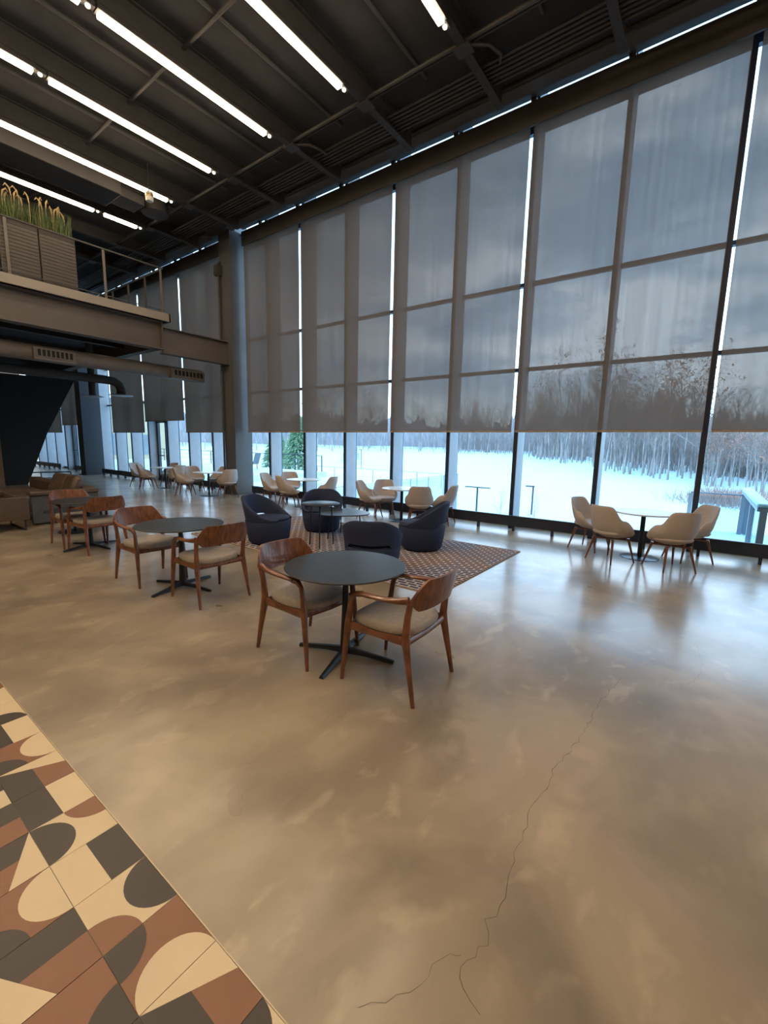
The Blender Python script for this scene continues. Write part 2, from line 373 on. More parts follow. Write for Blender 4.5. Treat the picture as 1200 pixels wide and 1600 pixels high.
# ---- window wall -----------------------------------------------------------
ZT = [.16, 2.18, 3.33, 5.01, 8.0, 8.72]           # transom heights
wi = 0
for i in range(len(MX) - 1):
    xr, xl = MX[i], MX[i + 1]; wi += 1
    door = xl < -17.3 and xr > -19.2 and abs(xr + 17.47) < .02 or abs(xr + 26.95) < .02
    W = empty('window_%d' % wi, ((xl + xr) / 2, GY, 0), kind='structure')
    hw = (xr - xl) / 2 - .026
    f = MB().box(hw - .004, hw + .056, -.36, .06, 0, 8.76, 0).obj('mullion', fin_grey, W, smooth=False)
    MB().box(hw - .016, hw + .068, -.39, -.36, 0, 8.76).obj('mullion_cap', dark_met, f, smooth=False)
    MB().box(hw + .012, hw + .040, .06,   .11, 0, 8.76).obj('pressure_plate', dark_met, f, smooth=False)
    for z in ((ZT[2], ZT[3], ZT[4], ZT[5]) if not door else (ZT[1] + .42, ZT[2], ZT[3], ZT[4], ZT[5])):
        MB().box(-hw, hw, -.05, .05, z - (.22 if z == ZT[4] else .035), z + (.20 if z == ZT[4] else .035)).obj('transom', dark_met, W, smooth=False)
    MB().box(-hw, hw, -.08, .06, 0, .12).obj('sill', dark_met, W, smooth=False)
    zs = [.12, ZT[2], ZT[3], ZT[4], ZT[5]] if not door else [ZT[1] + .42, ZT[2], ZT[3], ZT[4], ZT[5]]
    for a, b in zip(zs, zs[1:]):
        MB().box(-hw, hw, -.006, .006, a + (.036 if a != ZT[4] else .201), b - (.036 if b != ZT[4] else .221)).obj('pane', glass, W, smooth=False)
DX = {1: (-18.26, 'door_1'), 2: (-27.74, 'door_2')}
for k, (x, nm) in DX.items():
    D = empty(nm, (x, GY, 0), kind='structure'); h = 2.56; b = .74
    MB().box(-b, -b + .10, -.06, .03, .02, h).box(b - .10, b, -.06, .03, .02, h).box(-b, b, -.06, .03, .02, .24).box(-b, b, -.06, .03, h - .12, h).box(-.05, .05, -.06, .03, .24, h).obj('door_frame', dark_met, D, smooth=False)
    MB().box(-b + .1, -.05, -.006, .006, .24, h - .12).obj('pane', glass, D, smooth=False)
    MB().box(.05, b - .1, -.006, .006, .24, h - .12).obj('pane', glass, D, smooth=False)
    MB().tube([(-.60, -.10, 1.08), (-.1, -.10, 1.08)], .02).tube([(.1, -.10, 1.08), (.6, -.10, 1.08)], .02).obj('push_bar', dark_met, D)
# wall strip above the glazing, roller pocket with its slot of daylight, header beam
X0, X1 = -38, 8
o = MB().box(X0, X1, 9.25, 9.55, 8.765, 8.799).obj('wall_front', steel_dk, smooth=False); tag(o, kind='structure')
o = empty('trim_2', (0, 0, 0), kind='structure')
for a, b in [(-12.0, 8.0), (-38, -12.95)]:
    MB().box(a, b, 8.72, 8.76, 7.56, 7.955).obj('pocket_fascia', fasc_dk, o, smooth=False)
    MB().box(a, b, 8.86, 8.98, 7.80, 7.84).obj('pocket_rail', fasc_dk, o, smooth=False)
    hb = MB().box(a, b, 8.62, 8.66, 8.10, 8.30).box(a, b, 8.50, 8.80, 8.038, 8.10).obj('header_beam', fasc_dk, o, smooth=False)
    MB().box(a, b, 8.14, 8.40, 7.86, 7.95).obj('header_box', fasc_dk, o, smooth=False)
    MB().box(a, b, 8.095, 8.135, 7.885, 7.92).obj('header_angle', cond_m, o, smooth=False)
for i, x in enumerate(MX):
    MB().box(x - .05, x + .05, 8.74, 8.80, 7.955, 8.037).obj('slot_bracket', fasc_dk, o, smooth=False)

# ---- roller blinds ---------------------------------------------------------
def blind(xr, zb, label, xl=None, xo=.005, ro=.075):
    xl = xr - 3.16 if xl is None else xl
    xl += xo; xr -= ro
    t = empty('roller_blind', ((xl + xr) / 2, 8.86, zb), label=label, cat='blind', group='mesh roller blinds on the window wall')
    h = (xr - xl) / 2; top = 7.66 - zb
    b = MB()
    n = 22; r_ = random.Random(int(xr * 10) & 255)
    b.grid(lambda i, j: (-h + 2 * h * i / n, .0025 * math.sin(i * 1.9) * (1 if j else .3), .02 + (top - .02) * j), n + 1, 2)
    o = b.obj('mesh_cloth', blind_m, t)
    MB().box(-h, h, -.010, .010, -.012, .024).obj('hem_bar', hem_m, t, bevel=.004)
    MB().tube([(-h, .0, top + .05), (h, .0, top + .05)], .055, 14).obj('roller_tube', steel_dk, t)
    return t
names = {4: None}
blab = ['blind at the right edge of the view, beside the tallest black mullion',
        'tall mesh roller blind behind the right white table, most see-through, full of sky',
        'mesh roller blind behind the two navy chairs, second from the see-through one',
        'dusky mesh roller blind above the middle white table',
        'dark brown mesh roller blind next to the steel column']
blind(MX[0], 2.03, 'mesh roller blind outside the right end of the view', MX[2])
blind(MX[2], 2.03, blab[0], None, .082)
for k in range(4): blind(MX[4 + 2 * k], 2.03, blab[1 + k], None if k < 3 else -12.10, ro=.03 if k == 0 else .07)
blind(-12.75, 2.03, 'brown roller blind just left of the steel column, hem at eye level', MX[14])
blind(MX[14], 2.48, 'shorter roller blind raised above the glass door')
blind(MX[16], 2.03, 'brown roller blind between the raised one and the far dark column')
blind(-23.9, 2.03, 'narrow roller blind left of the far dark column', MX[20] + .0)
blind(MX[20], 2.42, 'far roller blind raised over the distant door')
blind(MX[22], 2.03, 'farthest roller blind at the left end of the window wall')
# ---- columns ---------------------------------------------------------------
def column(x0, x1, y0, y1, name, m, lab):
    c = empty(name, ((x0 + x1) / 2, (y0 + y1) / 2, 0), label=lab, cat='column')
    a, b = (x1 - x0) / 2, (y1 - y0) / 2
    MB().box(-a, a, -b, -b + .035, 0, 8.139).box(-a, a, b - .035, b, 0, 8.139).box(-.02, .02, -b + .03, b - .03, 0, 8.139).obj('flange_section', m, c, smooth=False)
    MB().box(a - .03, a, -b + .036, b - .036, 0, 7.94).obj('side_cover', m, c, smooth=False)
    MB().box(-a - .08, a + .08, -b - .08, b + .08, 0, .03).obj('base_plate', m, c, smooth=False)
    return c
c1 = column(-12.78, -12.22, 8.45, 9.1, 'steel_column', col_grey, 'tall grey steel column between the roller blinds, carrying the mezzanine beam')
MB().tube([(-.2, -.42, .0), (-.2, -.42, 6.9), (-.22, -.38, 7.1), (-.2, -.2, 7.3)], .035, 10).obj('conduit', cond_m, c1)
MB().box(-.32, -.12, -.50, -.34, 6.75, 7.05).obj('junction_box', steel_dk, c1, smooth=False, bevel=.01)
column(-24.3, -23.7, 8.15, 8.95, 'steel_column', mat('column_slate', (.03, .034, .042), .6), 'slate grey steel column far down the window wall')

# ---- low heater rail along the glass ---------------------------------------
def heater(x0, x1, lab):
    t = empty('window_heater', ((x0 + x1) / 2, 8.68, 0), label=lab, cat='heater', group='low finned heaters along the glass')
    h = (x1 - x0) / 2
    MB().box(-h, h, -.035, .07, .115, .315).obj('cover', dark_met, t, smooth=False, bevel=.006)
    MB().box(-h, h, -.042, -.034, .295, .322).obj('front_lip', dark_met, t, smooth=False)
    n = max(2, round((x1 - x0) / .79))
    for i in range(n + 1):
        x = -h + .06 + (2 * h - .12) * i / n
        MB().box(x - .022, x + .022, -.02, .05, 0, .115).obj('foot', dark_met, t, smooth=False)
    return t
heater(-11.7, -1.8 + 8.9, 'long black heater rail under the tall glass right of the steel column')
heater(-17.2, -13.2, 'black heater rail behind the far white tables, left of the column')
heater(-23.2, -19.3, 'black heater rail in front of the far glass by the slate column')
heater(-26.6, -24.9, 'short black heater rail left of the slate column')
heater(-33.2, -28.9, 'farthest black heater rail at the end of the window wall')

# ------------------------------------------------------------------ ceiling services
def light(x, y0, y1, z, lab, grp):
    t = empty('linear_light', (x, (y0 + y1) / 2, z), label=lab, cat='light', group=grp)
    h = (y1 - y0) / 2
    MB().box(-.07, .07, -h, h, .012, .085).obj('housing', steel_dk, t, smooth=False)
    MB().box(-.046, .046, -h + .03, h - .03, -.042, .0115).obj('diffuser', led_m, t, smooth=False)
    MB().lathe([(.0, -.03), (.028, -.012), (.03, .012)], 12, c=(0, h + .075), capb=False).obj('end_dot', spot_m, t)
    MB().box(-.05, .05, h, h + .15, .0125, .08).obj('end_housing', steel_dk, t, smooth=False)
    return t
LX = [-3.60, -5.49, -7.40, -9.32, -11.25, -13.30]
LN = ['shortest lit line at the top edge', 'second lit line from the right', 'third lit line from the right, long and bright',
      'fourth lit line from the right', 'fifth lit line, over the smoke detector', 'leftmost lit line behind the grasses']
for i, x in enumerate(LX):
    ye = [6.0, 6.0, 6.0, 6.04, 6.1, 6.3][i]
    segs = [(3.12, ye), (-.05, 2.95), (-3.2, -.22), (-6.4, -3.4)]
    if i == 5: segs = [(5.45, ye), (2.3, 5.25), (-.85, 2.13), (-4.0, -1.0)]
    if i == 4: segs = [(1.9, ye), (-2.4, 1.7), (-6.5, -2.6)]
    for j, (a, b) in enumerate(segs):
        light(x, a, b, 7.5, LN[i] + (', window end' if j == 0 else ', %s length back' % ['', 'second', 'third', 'fourth'][j]), 'linear ceiling lights')
for x in (-1.68, .24, 2.16, 4.1):
    for j, (a, b) in enumerate([(1.0, 3.9), (-2.2, .8), (-5.4, -2.4)]):
        light(x, a, b, 7.5, 'linear ceiling light behind the camera, %s row from the view, %s from the windows' % (['first', 'second', 'third', 'fourth'][[-1.68, .24, 2.16, 4.1].index(x)], ['nearest', 'second', 'third'][j]), 'linear ceiling lights')
# roof beams that carry the lights
for i, x in enumerate([LX[0] + 1.92] + LX + [-15.3, -17.3]):
    t = empty('roof_beam', (x, 0, 7.6), label='dark roof beam %s' % (['right of the shortest light line', 'over the shortest light line', 'over the second light line from the right', 'over the third light line from the right', 'over the fourth light line from the right', 'over the fifth light line from the right', 'over the leftmost light line', 'left of the leftmost light line', 'far left above the mezzanine'][i]), cat='beam')
    MB().box(-.065, .065, -8.9, 8.09, 0, .018).box(-.065, .065, -8.9, 8.09, .33, .348).box(-.012, .012, -8.9, 8.09, .02, .33).obj('beam_section', steel_dk, t, smooth=False)
    MB().box(-.13, .13, 6.55, 6.75, -.03, -.001).obj('pipe_clamp', cond_m, t, smooth=False)
def pipe(name, pts, r, lab, m=cond_m, cat='pipe', grp=None):
    o = MB().tube(pts, r, 10).obj(name, m); return tag(o, lab, cat, grp)
for k, x in enumerate([-2.6, -4.56, -6.5, -8.4, -10.3, -12.3]):
    pipe('ceiling_conduit', [(x, -8.8, 7.91), (x, 7.12, 7.91)], .03, 'thin ceiling conduit running between the light lines, %s from the right' % ['first', 'second', 'third', 'fourth', 'fifth', 'sixth'][k])
for k in range(6):
    y = 7.22 + .085 * k
    pipe('service_pipe', [(-37, y, 7.70), (7.9, y, 7.70)], .021, 'service pipe in the parallel bundle above the blinds, %s from the room side' % ['first', 'second', 'third', 'fourth', 'fifth', 'sixth'][k], grp='parallel pipe bundle under the roof')
pipe('ceiling_conduit', [(-37, 6.60, 7.66), (7.9, 6.60, 7.66)], .032, 'single conduit crossing just beyond the ends of the light lines')
pipe('ceiling_conduit', [(-37, 6.70, 7.68), (7.9, 6.70, 7.68)], .016, 'thinner conduit beside the one crossing past the light ends')
pipe('ceiling_conduit', [(-20, 4.38, 7.86), (7.9, 4.38, 7.86)], .03, 'cross conduit over the middle of the light lines')
for k, x in enumerate([-3.60, -7.40]):
    pipe('flexible_conduit', [(x + .1, 6.66, 7.62), (x + .34, 6.8, 7.60), (x + .42, 7.05, 7.60), (x + .3, 7.3, 7.70)], .022, 'bent flexible conduit near the %s light end' % ['shortest', 'third'][k])
t = empty('ceiling_heater', (-12.3, 4.4, 7.3), label='dark boxy ceiling unit left of the smoke detector', cat='unit')
MB().box(-.45, .45, -2.6, .9, .15, .5).obj('casing', steel_dk, t, smooth=False, bevel=.02)
MB().box(-.3, .3, .9, 1.5, .2, .42).obj('outlet', steel_dk, t, smooth=False, bevel=.02)
MB().tube([(0, 1.9, .25), (0, 1.9, .75)], .32, 20).obj('round_collar', steel_dk, t)
t = empty('smoke_detector', (-11.0, 5.52, 7.16), label='small pale cylindrical detector hanging under the fifth light line', cat='detector')
MB().lathe([(.07, 0), (.085, .03), (.085, .19), (.07, .2)], 20).obj('body', white_m, t)
MB().lathe([(.087, .09), (.092, .10), (.092, .13), (.087, .14)], 20).obj('vent_ring', brass_m, t)
MB().tube([(0, 0, .2), (0, 0, .8)], .012, 8).obj('stem', steel_dk, t)

# ------------------------------------------------------------------ mezzanine
mz = empty('mezzanine', (-12.3, 6.56, 4.2), label='grey steel mezzanine deck at upper left with a pale fascia edge', cat='mezzanine')
def ml(b, name, m, par=mz, **k):
    b.v = [(v[0] + 12.3, v[1] - 6.56, v[2] - 4.2) for v in b.v]; return b.obj(name, m, par, **k)
ml(MB().box(-12.34, -12.28, -8.8, 6.56, 4.93, 5.13).box(-24, -12.28, 6.52, 6.58, 4.93, 5.13), 'fascia_plate', fascia_m, smooth=False)
ml(MB().box(-24, -12.34, -8.8, 6.52, 4.95, 5.12), 'deck_slab', ceil_m, smooth=False)
ml(MB().box(-12.60, -12.58, -8.8, 6.40, 4.20, 4.92).box(-12.72, -12.42, -8.8, 6.40, 4.2, 4.225).box(-12.72, -12.42, -8.8, 6.40, 4.90, 4.925).box(-12.6, -12.42, 6.38, 6.4, 4.22, 4.9), 'edge_beam', beam_grey, smooth=False)
ml(MB().box(-12.54, -12.52, 6.40, 8.448, 4.10, 4.79).box(-12.66, -12.40, 6.40, 8.448, 4.10, 4.125).box(-12.66, -12.40, 6.40, 8.448, 4.775, 4.80), 'column_beam', beam_grey, smooth=False)
ml(MB().box(-24, -12.66, 6.28, 6.30, 4.20, 4.92).box(-24, -12.66, 6.18, 6.40, 4.2, 4.225), 'end_beam', beam_grey, smooth=False)
for k, x in enumerate((-14.6, -16.8, -19.0)):
    ml(MB().box(x - .01, x + .01, -8.8, 6.28, 4.45, 4.93).box(x - .08, x + .08, -8.8, 6.28, 4.43, 4.45), 'joist', steel_dk, smooth=False)
ml(MB().box(-24, -12.74, -8.8, 6.16, 4.60, 4.62), 'soffit_panel', mat('soffit_black', (.006, .006, .0065), .8), smooth=False)
for a, b in ((-1, 4.30), (4.44, 5.04), (5.2, 6.1)):
    ml(MB().box(-13.13, -13.05, a, b, 4.54, 4.575), 'track', cond_m, smooth=False)
ml(MB().box(-14.4, -12.75, 6.02, 6.14, 4.55, 4.59), 'cross_track', col_grey, smooth=False)
ml(MB().box(-14.6, -12.9, 3.72, 3.78, 4.55, 4.585), 'cross_track', cond_m, smooth=False)
t = empty('downlight', (-13.75, 5.42, 4.47), label='small round white downlight under the mezzanine', cat='light')
MB().lathe([(.11, 0), (.125, .01), (.125, .06), (.1, .13)], 24, capb=False).obj('trim_ring', white_m, t)
MB().lathe([(.108, .004), (.105, .008)], 24).obj('lens', can_m, t)
# guard rail of the mezzanine
gr = empty('guard_rail', (-12.36, 6.44, 5.13), label='thin metal guard rail on the mezzanine edge', cat='railing')
MB().tube([(0, -14, 1.15), (0, 0, 1.15), (-8, 0, 1.15)], .022, 8).obj('top_rail', steel_dk, gr)
MB().tube([(0, -14, .08), (0, 0, .08), (-8, 0, .08)], .012, 6).obj('bottom_rail', steel_dk, gr)
for x, y in [(0, -4.75), (0, -3.3), (0, -1.44), (0, -.06), (-1.0, 0), (-2.03, 0), (-3.1, 0), (-4.6, 0), (-6.2, 0)]:
    MB().box(x - .008, x + .008, y - .028, y + .028, 0, 1.16).obj('post', beam_grey if x == 0 else steel_dk, gr, smooth=False)
# planter boxes with grasses
r5 = random.Random(11)
for k in range(4):
    y1 = 4.43 - .71 * k; y0 = y1 - .69
    t = empty('planter_box', (-12.62, (y0 + y1) / 2, 5.12), label='ribbed brown metal planter box on the mezzanine, %s from its window end' % ['first', 'second', 'third', 'fourth'][k], cat='planter', group='planter boxes on the mezzanine')
    h = (y1 - y0) / 2
    MB().box(-.2, .2, -h, h, 0, 1.16).obj('body', planter_m, t, smooth=False, bevel=.008)
    for q in range(15):
        z = .05 + q * .073; MB().box(.2, .212, -h + .01, h - .01, z, z + .045).obj('rib', planter_m, t, smooth=False)
    MB().box(-.19, .19, -h + .01, h - .01, 1.161, 1.175).obj('soil', soil_m, t, smooth=False)
    g = empty('ornamental_grass', (-12.62, (y0 + y1) / 2, 6.296), label='green grass with tan foxtail plumes in the %s planter from the window end' % ['first', 'second', 'third', 'fourth'][k], cat='plant', group='grasses in the mezzanine planters')
    b = MB()
    for q in range(260):
        x = r5.uniform(-.16, .16); y = r5.uniform(-h + .03, h - .03); hh = r5.uniform(.25, .62); dx, dy = r5.uniform(-.12, .12), r5.uniform(-.12, .12)
        wv = .006; a = r5.uniform(0, PI); cx, cy = math.cos(a) * wv, math.sin(a) * wv
        b.add([(x - cx, y - cy, 0), (x + cx, y + cy, 0), (x + dx * .5 + cx, y + dy * .5 + cy, hh * .6), (x + dx * .5 - cx, y + dy * .5 - cy, hh * .6), (x + dx, y + dy, hh)], [(0, 1, 2, 3), (3, 2, 4)])
    tag(b.obj('blades', grass_m, g, smooth=False), kind='stuff')
    for q in range(8):
        x = r5.uniform(-.12, .14); y = -h + .05 + (2 * h - .1) * (q + .5) / 8; hh = r5.uniform(.5, .68); s = r5.choice((-1, 1)); cu = r5.uniform(.02, .14)
        MB().tube([(x, y, 0), (x, y, hh * .8)], .004, 4).tube([(x, y, hh * .78), (x, y + s * cu * .2, hh), (x, y + s * cu * .7, hh + .06), (x, y + s * cu, hh - .0)], [.008, .018, .017, .006], 6).obj('plume', plume_m, g)
# ducts under the mezzanine
def duct(name, pts, r, lab, m=duct_m):
    t = empty(name, pts[-1], label=lab, cat='duct'); o = Vector(pts[-1])
    MB().tube([Vector(p) - o for p in pts], r, 24).obj('tube', m, t)
    return t
d1 = duct('air_duct', [(-13.3, -8.8, 3.72), (-13.3, 8.0, 3.74)], .19, 'large brown round air duct with registers below the mezzanine')
for y in (3.2, 4.75, 6.3): MB().tube([(0, y - 8.0, 0), (0, y - 7.95, 0)], .197, 24).obj('seam_band', duct_m, d1)
def register(y0, y1):
    b = MB().box(.10, .30, y0 - 8, y1 - 8, -.19, .10)
    o = b.obj('register_box', duct_m, d1, smooth=False, bevel=.01)
    a0, a1 = y0 - 8 + .06, y1 - 8 - .06
    MB().box(.301, .306, a0, a1, -.10, .05).obj('register_recess', wall_bk, o, smooth=False)
    n = 8
    b = MB()
    for i in range(n + 1):
        y = a0 + (a1 - a0) * i / n; b.box(.3065, .32, y - .014, y + .014, -.10, .05)
    b.box(.3065, .325, a0 - .02, a1 + .02, .05, .075).box(.3065, .325, a0 - .02, a1 + .02, -.125, -.10)
    b.obj('register_grille', duct_m, o, smooth=False)
register(3.6, 4.46); register(6.9, 7.95)
d2 = duct('exhaust_duct', [(-15.0, -8.8, 3.48), (-15.0, 5.9, 3.50), (-15.0, 6.1, 3.48), (-15.0, 6.24, 3.40), (-15.0, 6.30, 3.25), (-15.0, 6.30, 3.08)], .125, 'dark round duct with an elbow turning down behind the brown duct', steel_dk)
MB().lathe([(.30, -.02), (.34, 0), (.30, .015)], 24).obj('flange', mat('galvanised', (.35, .35, .35), .4, metal=.8), d2)
t = duct('exhaust_duct', [(-15.15, 5.55, 4.60), (-15.15, 5.55, 2.98)], .09, 'short dark vertical duct stub with a flange beside the elbow', steel_dk)
MB().lathe([(.26, -.01), (.30, 0), (.26, .015)], 24).obj('flange', MATS['galvanised'], t)

# black wedge wall, ochre wall, low frame rail
b = MB(); P = [(3.2, 3.9), (6.85, 3.9), (6.45, 3.3), (5.45, .9), (5.20, 0), (4.50, 0), (4.2, 3.0)]
P = [(4.24, 3.9), (6.75, 3.95), (6.42, 3.3), (5.72, 1.9), (5.10, .30), (4.98, 0), (4.24, 0)]
b.add([(-20, p[0], p[1]) for p in P] + [(-23.5, p[0], p[1]) for p in P], [tuple(range(7))[::-1], tuple(range(7, 14))] + [(i, (i + 1) % 7, 7 + (i + 1) % 7, 7 + i) for i in range(7)])
o = b.obj('stair_enclosure', wall_bk, smooth=False); tag(o, 'black slanted stair enclosure at the far left under the mezzanine', 'stair')
o = MB().box(-20.4, -19.4, -2.0, 4.20, 0, 4.19).obj('wall_far_left', wall_br, smooth=False); tag(o, kind='structure')
t = empty('bench_frame', (-20.3, 5.6, 0), label='low black metal frame bench standing before the black enclosure', cat='bench')
MB().tube([(-.9, -.9, .42), (-.0, -.6, .42), (.3, .75, .42)], .022, 6).obj('top_rail', black_met, t)
MB().tube([(0, -.6, .20), (.3, .75, .20)], .014, 6).obj('mid_rail', black_met, t)
for p in ((-.9, -.9), (0, -.6), (.1, -.15), (.2, .3), (.3, .75)): MB().tube([(p[0], p[1], 0), (p[0], p[1], .42)], .02, 6).obj('leg', black_met, t)

# ------------------------------------------------------------------ rug
RX0, RX1, RY0, RY1 = -7.55, -2.33, 4.22, 6.98
t = MB(); n, m_ = 40, 20
t.grid(lambda i, j: ((RX1 - RX0) * (i / n - .5), (RY1 - RY0) * (j / m_ - .5), .0085), n + 1, m_ + 1)
t.grid(lambda i, j: ((RX1 - RX0) * (i / n - .5), (RY1 - RY0) * (.5 - j / m_), .0005), n + 1, m_ + 1)
rug = empty('area_rug', ((RX0 + RX1) / 2, (RY0 + RY1) / 2, 0), label='large woven rug with navy and cream dash pattern under the navy tub chairs', cat='rug')
t.obj('pile', rug_mat(0, 0), rug, smooth=False)
bx, by = (RX1 - RX0) / 2, (RY1 - RY0) / 2
MB().tube([(-bx, -by, .006), (bx, -by, .006), (bx, by, .006), (-bx, by, .006), (-bx, -by, .006)], .007, 6).obj('binding', mat('rug_binding', (.36, .27, .20), .9), rug)

# ------------------------------------------------------------------ furniture builders
def wood_chair():
    t = empty('armchair')
    for s in (-1, 1):
        MB().tube([(s * .29, -.31, 0), (s * .283, -.28, .16), (s * .27, -.235, .40), (s * .268, -.228, .47), (s * .272, -.24, .60), (s * .278, -.262, .70)],
                  [(.014, .015), (.018, .020), (.026, .030), (.025, .029), (.020, .024), (.022, .020)], 10).obj('back_leg', walnut, t)
        MB().tube([(s * .285, .30, 0), (s * .28, .285, .16), (s * .272, .258, .40), (s * .272, .25, .47), (s * .270, .235, .58), (s * .270, .222, .635), (s * .271, .19, .668), (s * .274, .14, .678)],
                  [(.013, .014), (.018, .019), (.025, .027), (.023, .025), (.019, .022), (.018, .022), (.024, .018), (.028, .017)], 10).obj('front_leg', walnut, t)
        MB().tube([(s * .274, .15, .678), (s * .282, .03, .683), (s * .287, -.09, .69), (s * .286, -.18, .70), (s * .278, -.25, .715)],
                  [(.028, .017), (.027, .016), (.025, .018), (.022, .022), (.020, .028)], 10).obj('arm', walnut, t)
        MB().tube([(s * .268, .25, .425), (s * .270, .0, .418), (s * .266, -.23, .425)], [(.013, .034), (.013, .022), (.013, .034)], 8).obj('side_rail', walnut, t)
    MB().tube([(-.262, .245, .42), (0, .262, .415), (.262, .245, .42)], [(.013, .026), (.013, .02), (.013, .026)], 8).obj('front_rail', walnut, t)
    MB().tube([(-.26, -.235, .42), (0, -.245, .415), (.26, -.235, .42)], [(.013, .026), (.013, .02), (.013, .026)], 8).obj('rear_rail', walnut, t)
    # bent backrest
    nu, nv = 41, 6
    def P(i, j, off):
        a = -1 + 2 * i / (nu - 1); q = abs(a)
        x = .290 * a; y = -.258 - .082 * (1 - q ** 2.6)
        top = .722 + .138 * math.sin(PI / 2 * min(1, (1 - q) / .34)) ** .9 ; bot = .690 - .052 * smooth01((1 - q) / .22) + .012 * (1 - q)
        z = bot + (top - bot) * j / (nv - 1)
        y -= .040 * (z - .66) / .18
        nx, ny = (a * .55, -1); l = math.hypot(nx, ny)
        th = off * (.010 + .004 * math.sin(PI * j / (nv - 1)))
        return (x + nx / l * th, y + ny / l * th, z)
    b = MB()
    vs = [P(i, j, 1) for i in range(nu) for j in range(nv)] + [P(i, j, -1) for i in range(nu) for j in range(nv)]
    fs = []; K = nu * nv
    for i in range(nu - 1):
        for j in range(nv - 1):
            a = i * nv + j; fs.append((a, a + nv, a + nv + 1, a + 1)); fs.append((K + a, K + a + 1, K + a + nv + 1, K + a + nv))
        a = i * nv; fs.append((a, K + a, K + a + nv, a + nv)); a = i * nv + nv - 1; fs.append((a, a + nv, K + a + nv, K + a))
    for i in (0, nu - 1):
        for j in range(nv - 1):
            a = i * nv + j; fs.append((a, a + 1, K + a + 1, K + a) if i == 0 else (a, K + a, K + a + 1, a + 1))
    b.add(vs, fs).obj('backrest', walnut, t, ang=60)
    # seat pad
    s_ = MB(); prof = [(.60, .425), (.93, .430), (.99, .445), (1.0, .462), (.985, .482), (.93, .494), (.70, .500), (.35, .494), (.02, .490)]
    s_.lathe([(r * .268, z) for r, z in prof], 40, sup=3.4)
    s_.v = [(x, y * 1.0 + .012, z + (.012 * (x / .26) ** 2 if z > .47 else 0)) for x, y, z in s_.v]
    s_.obj('seat', seat_f, t, ang=60)
    return t
def black_table():
    t = empty('round_cafe_table')
    MB().lathe([(.462, .738), (.476, .742), (.480, .746), (.480, .750), (.476, .7545)], 72).obj('tabletop', black_top, t)
    MB().lathe([(.16, .728), (.16, .738)], 24).obj('mounting_plate', black_met, t)
    MB().lathe([(.046, .02), (.042, .06), (.030, .35), (.024, .60), (.026, .728)], 20).obj('column', black_met, t)
    for k in range(4):
        a = R(90 * k); c, s = math.cos(a), math.sin(a)
        pts = [(.0, .052), (.14, .048), (.40, .020)]
        b = MB(); vs = []
        for x, z in ((.02, .066), (.16, .054), (.42, .024)):
            wd = .030 - .010 * x / .42
            for yy, zz in ((-wd, .0 if x > .3 else .022), (wd, .0 if x > .3 else .022), (wd * .55, z), (-wd * .55, z)): vs.append((x * c - yy * s, x * s + yy * c, zz))
        fs = [(0, 1, 2, 3), (11, 10, 9, 8)]
        for i in (0, 4):
            for q in range(4): fs.append((i + q, i + 4 + q, i + 4 + (q + 1) % 4, i + (q + 1) % 4))
        b.add(vs, fs).obj('foot', black_met, t, smooth=False, bevel=.003)
    return t
def shell_chair():
    t = empty('shell_chair')
    nu, nv = 48, 10
    def rim(a):   # a: 0 at the back .. pi at the front
        d = abs(a)
        h = .47 + .20 * (1 - smooth01((d - R(78)) / R(46))) + .21 * (1 - smooth01((d - R(32)) / R(34)))
        return h
    def P(i, j):
        a = 2 * PI * i / nu; a = a if a <= PI else a - 2 * PI; f = j / (nv - 1)
        h = rim(a); z0 = .375
        z = z0 + (h - z0) * f ** 1.35
        back = max(0, math.cos(a)); R_ = .305 + .02 * back * (h - .47) / .41
        fr = smooth01((abs(a) - R(115)) / R(50)); R_ -= .035 * fr
        r = .12 + (R_ - .12) * (1 - (1 - min(1, f * 1.0)) ** 2.4)
        if z > .62: r += .10 * (z - .62) * back
        r -= .05 * smooth01((z - .56) / .12) * (1 - back) * (1 - fr) * .8
        return (r * math.sin(a) * 1.04, -r * math.cos(a), z)
    b = MB(); b.grid(P, nu, nv, closeu=True); b.f.append(tuple(range(nu))[::-1]); b.m.append(0)
    b.obj('shell', shell_m, t, solid=.030, sub=1, ang=180)
    c = MB().lathe([(.20, .415), (.245, .43), (.262, .455), (.255, .480), (.20, .492), (.10, .495), (.01, .495)], 36, sup=2.4)
    c.v = [(x, y + .015, z) for x, y, z in c.v]; c.obj('seat_cushion', shell_m, t, ang=60)
    for sx in (-1, 1):
        for sy in (-1, 1):
            MB().tube([(sx * .165, sy * .165, .368), (sx * .185, sy * .187, .26), (sx * .235, sy * .245, 0)], [.020, .018, .011], 9).obj('leg', walnut, t)
    MB().tube([(-.17, -.17, .350), (.17, .17, .350)], .014, 6).tube([(-.17, .17, .350), (.17, -.17, .350)], .014, 6).obj('cross_frame', walnut, t)
    return t
def white_table():
    t = empty('white_cafe_table')
    MB().lathe([(.445, .722), (.458, .730), (.460, .742), (.456, .746)], 64).obj('tabletop', white_top, t)
    MB().lathe([(.10, .706), (.10, .7215)], 24).obj('mounting_plate', black_met, t)
    MB().lathe([(.034, .012), (.034, .706)], 20).obj('column', black_met, t)
    MB().lathe([(.275, 0), (.28, .004), (.27, .010), (.05, .016), (.036, .02)], 48).obj('base', mat('dark_chrome', (.05, .055, .065), .3, metal=.9), t)
    return t
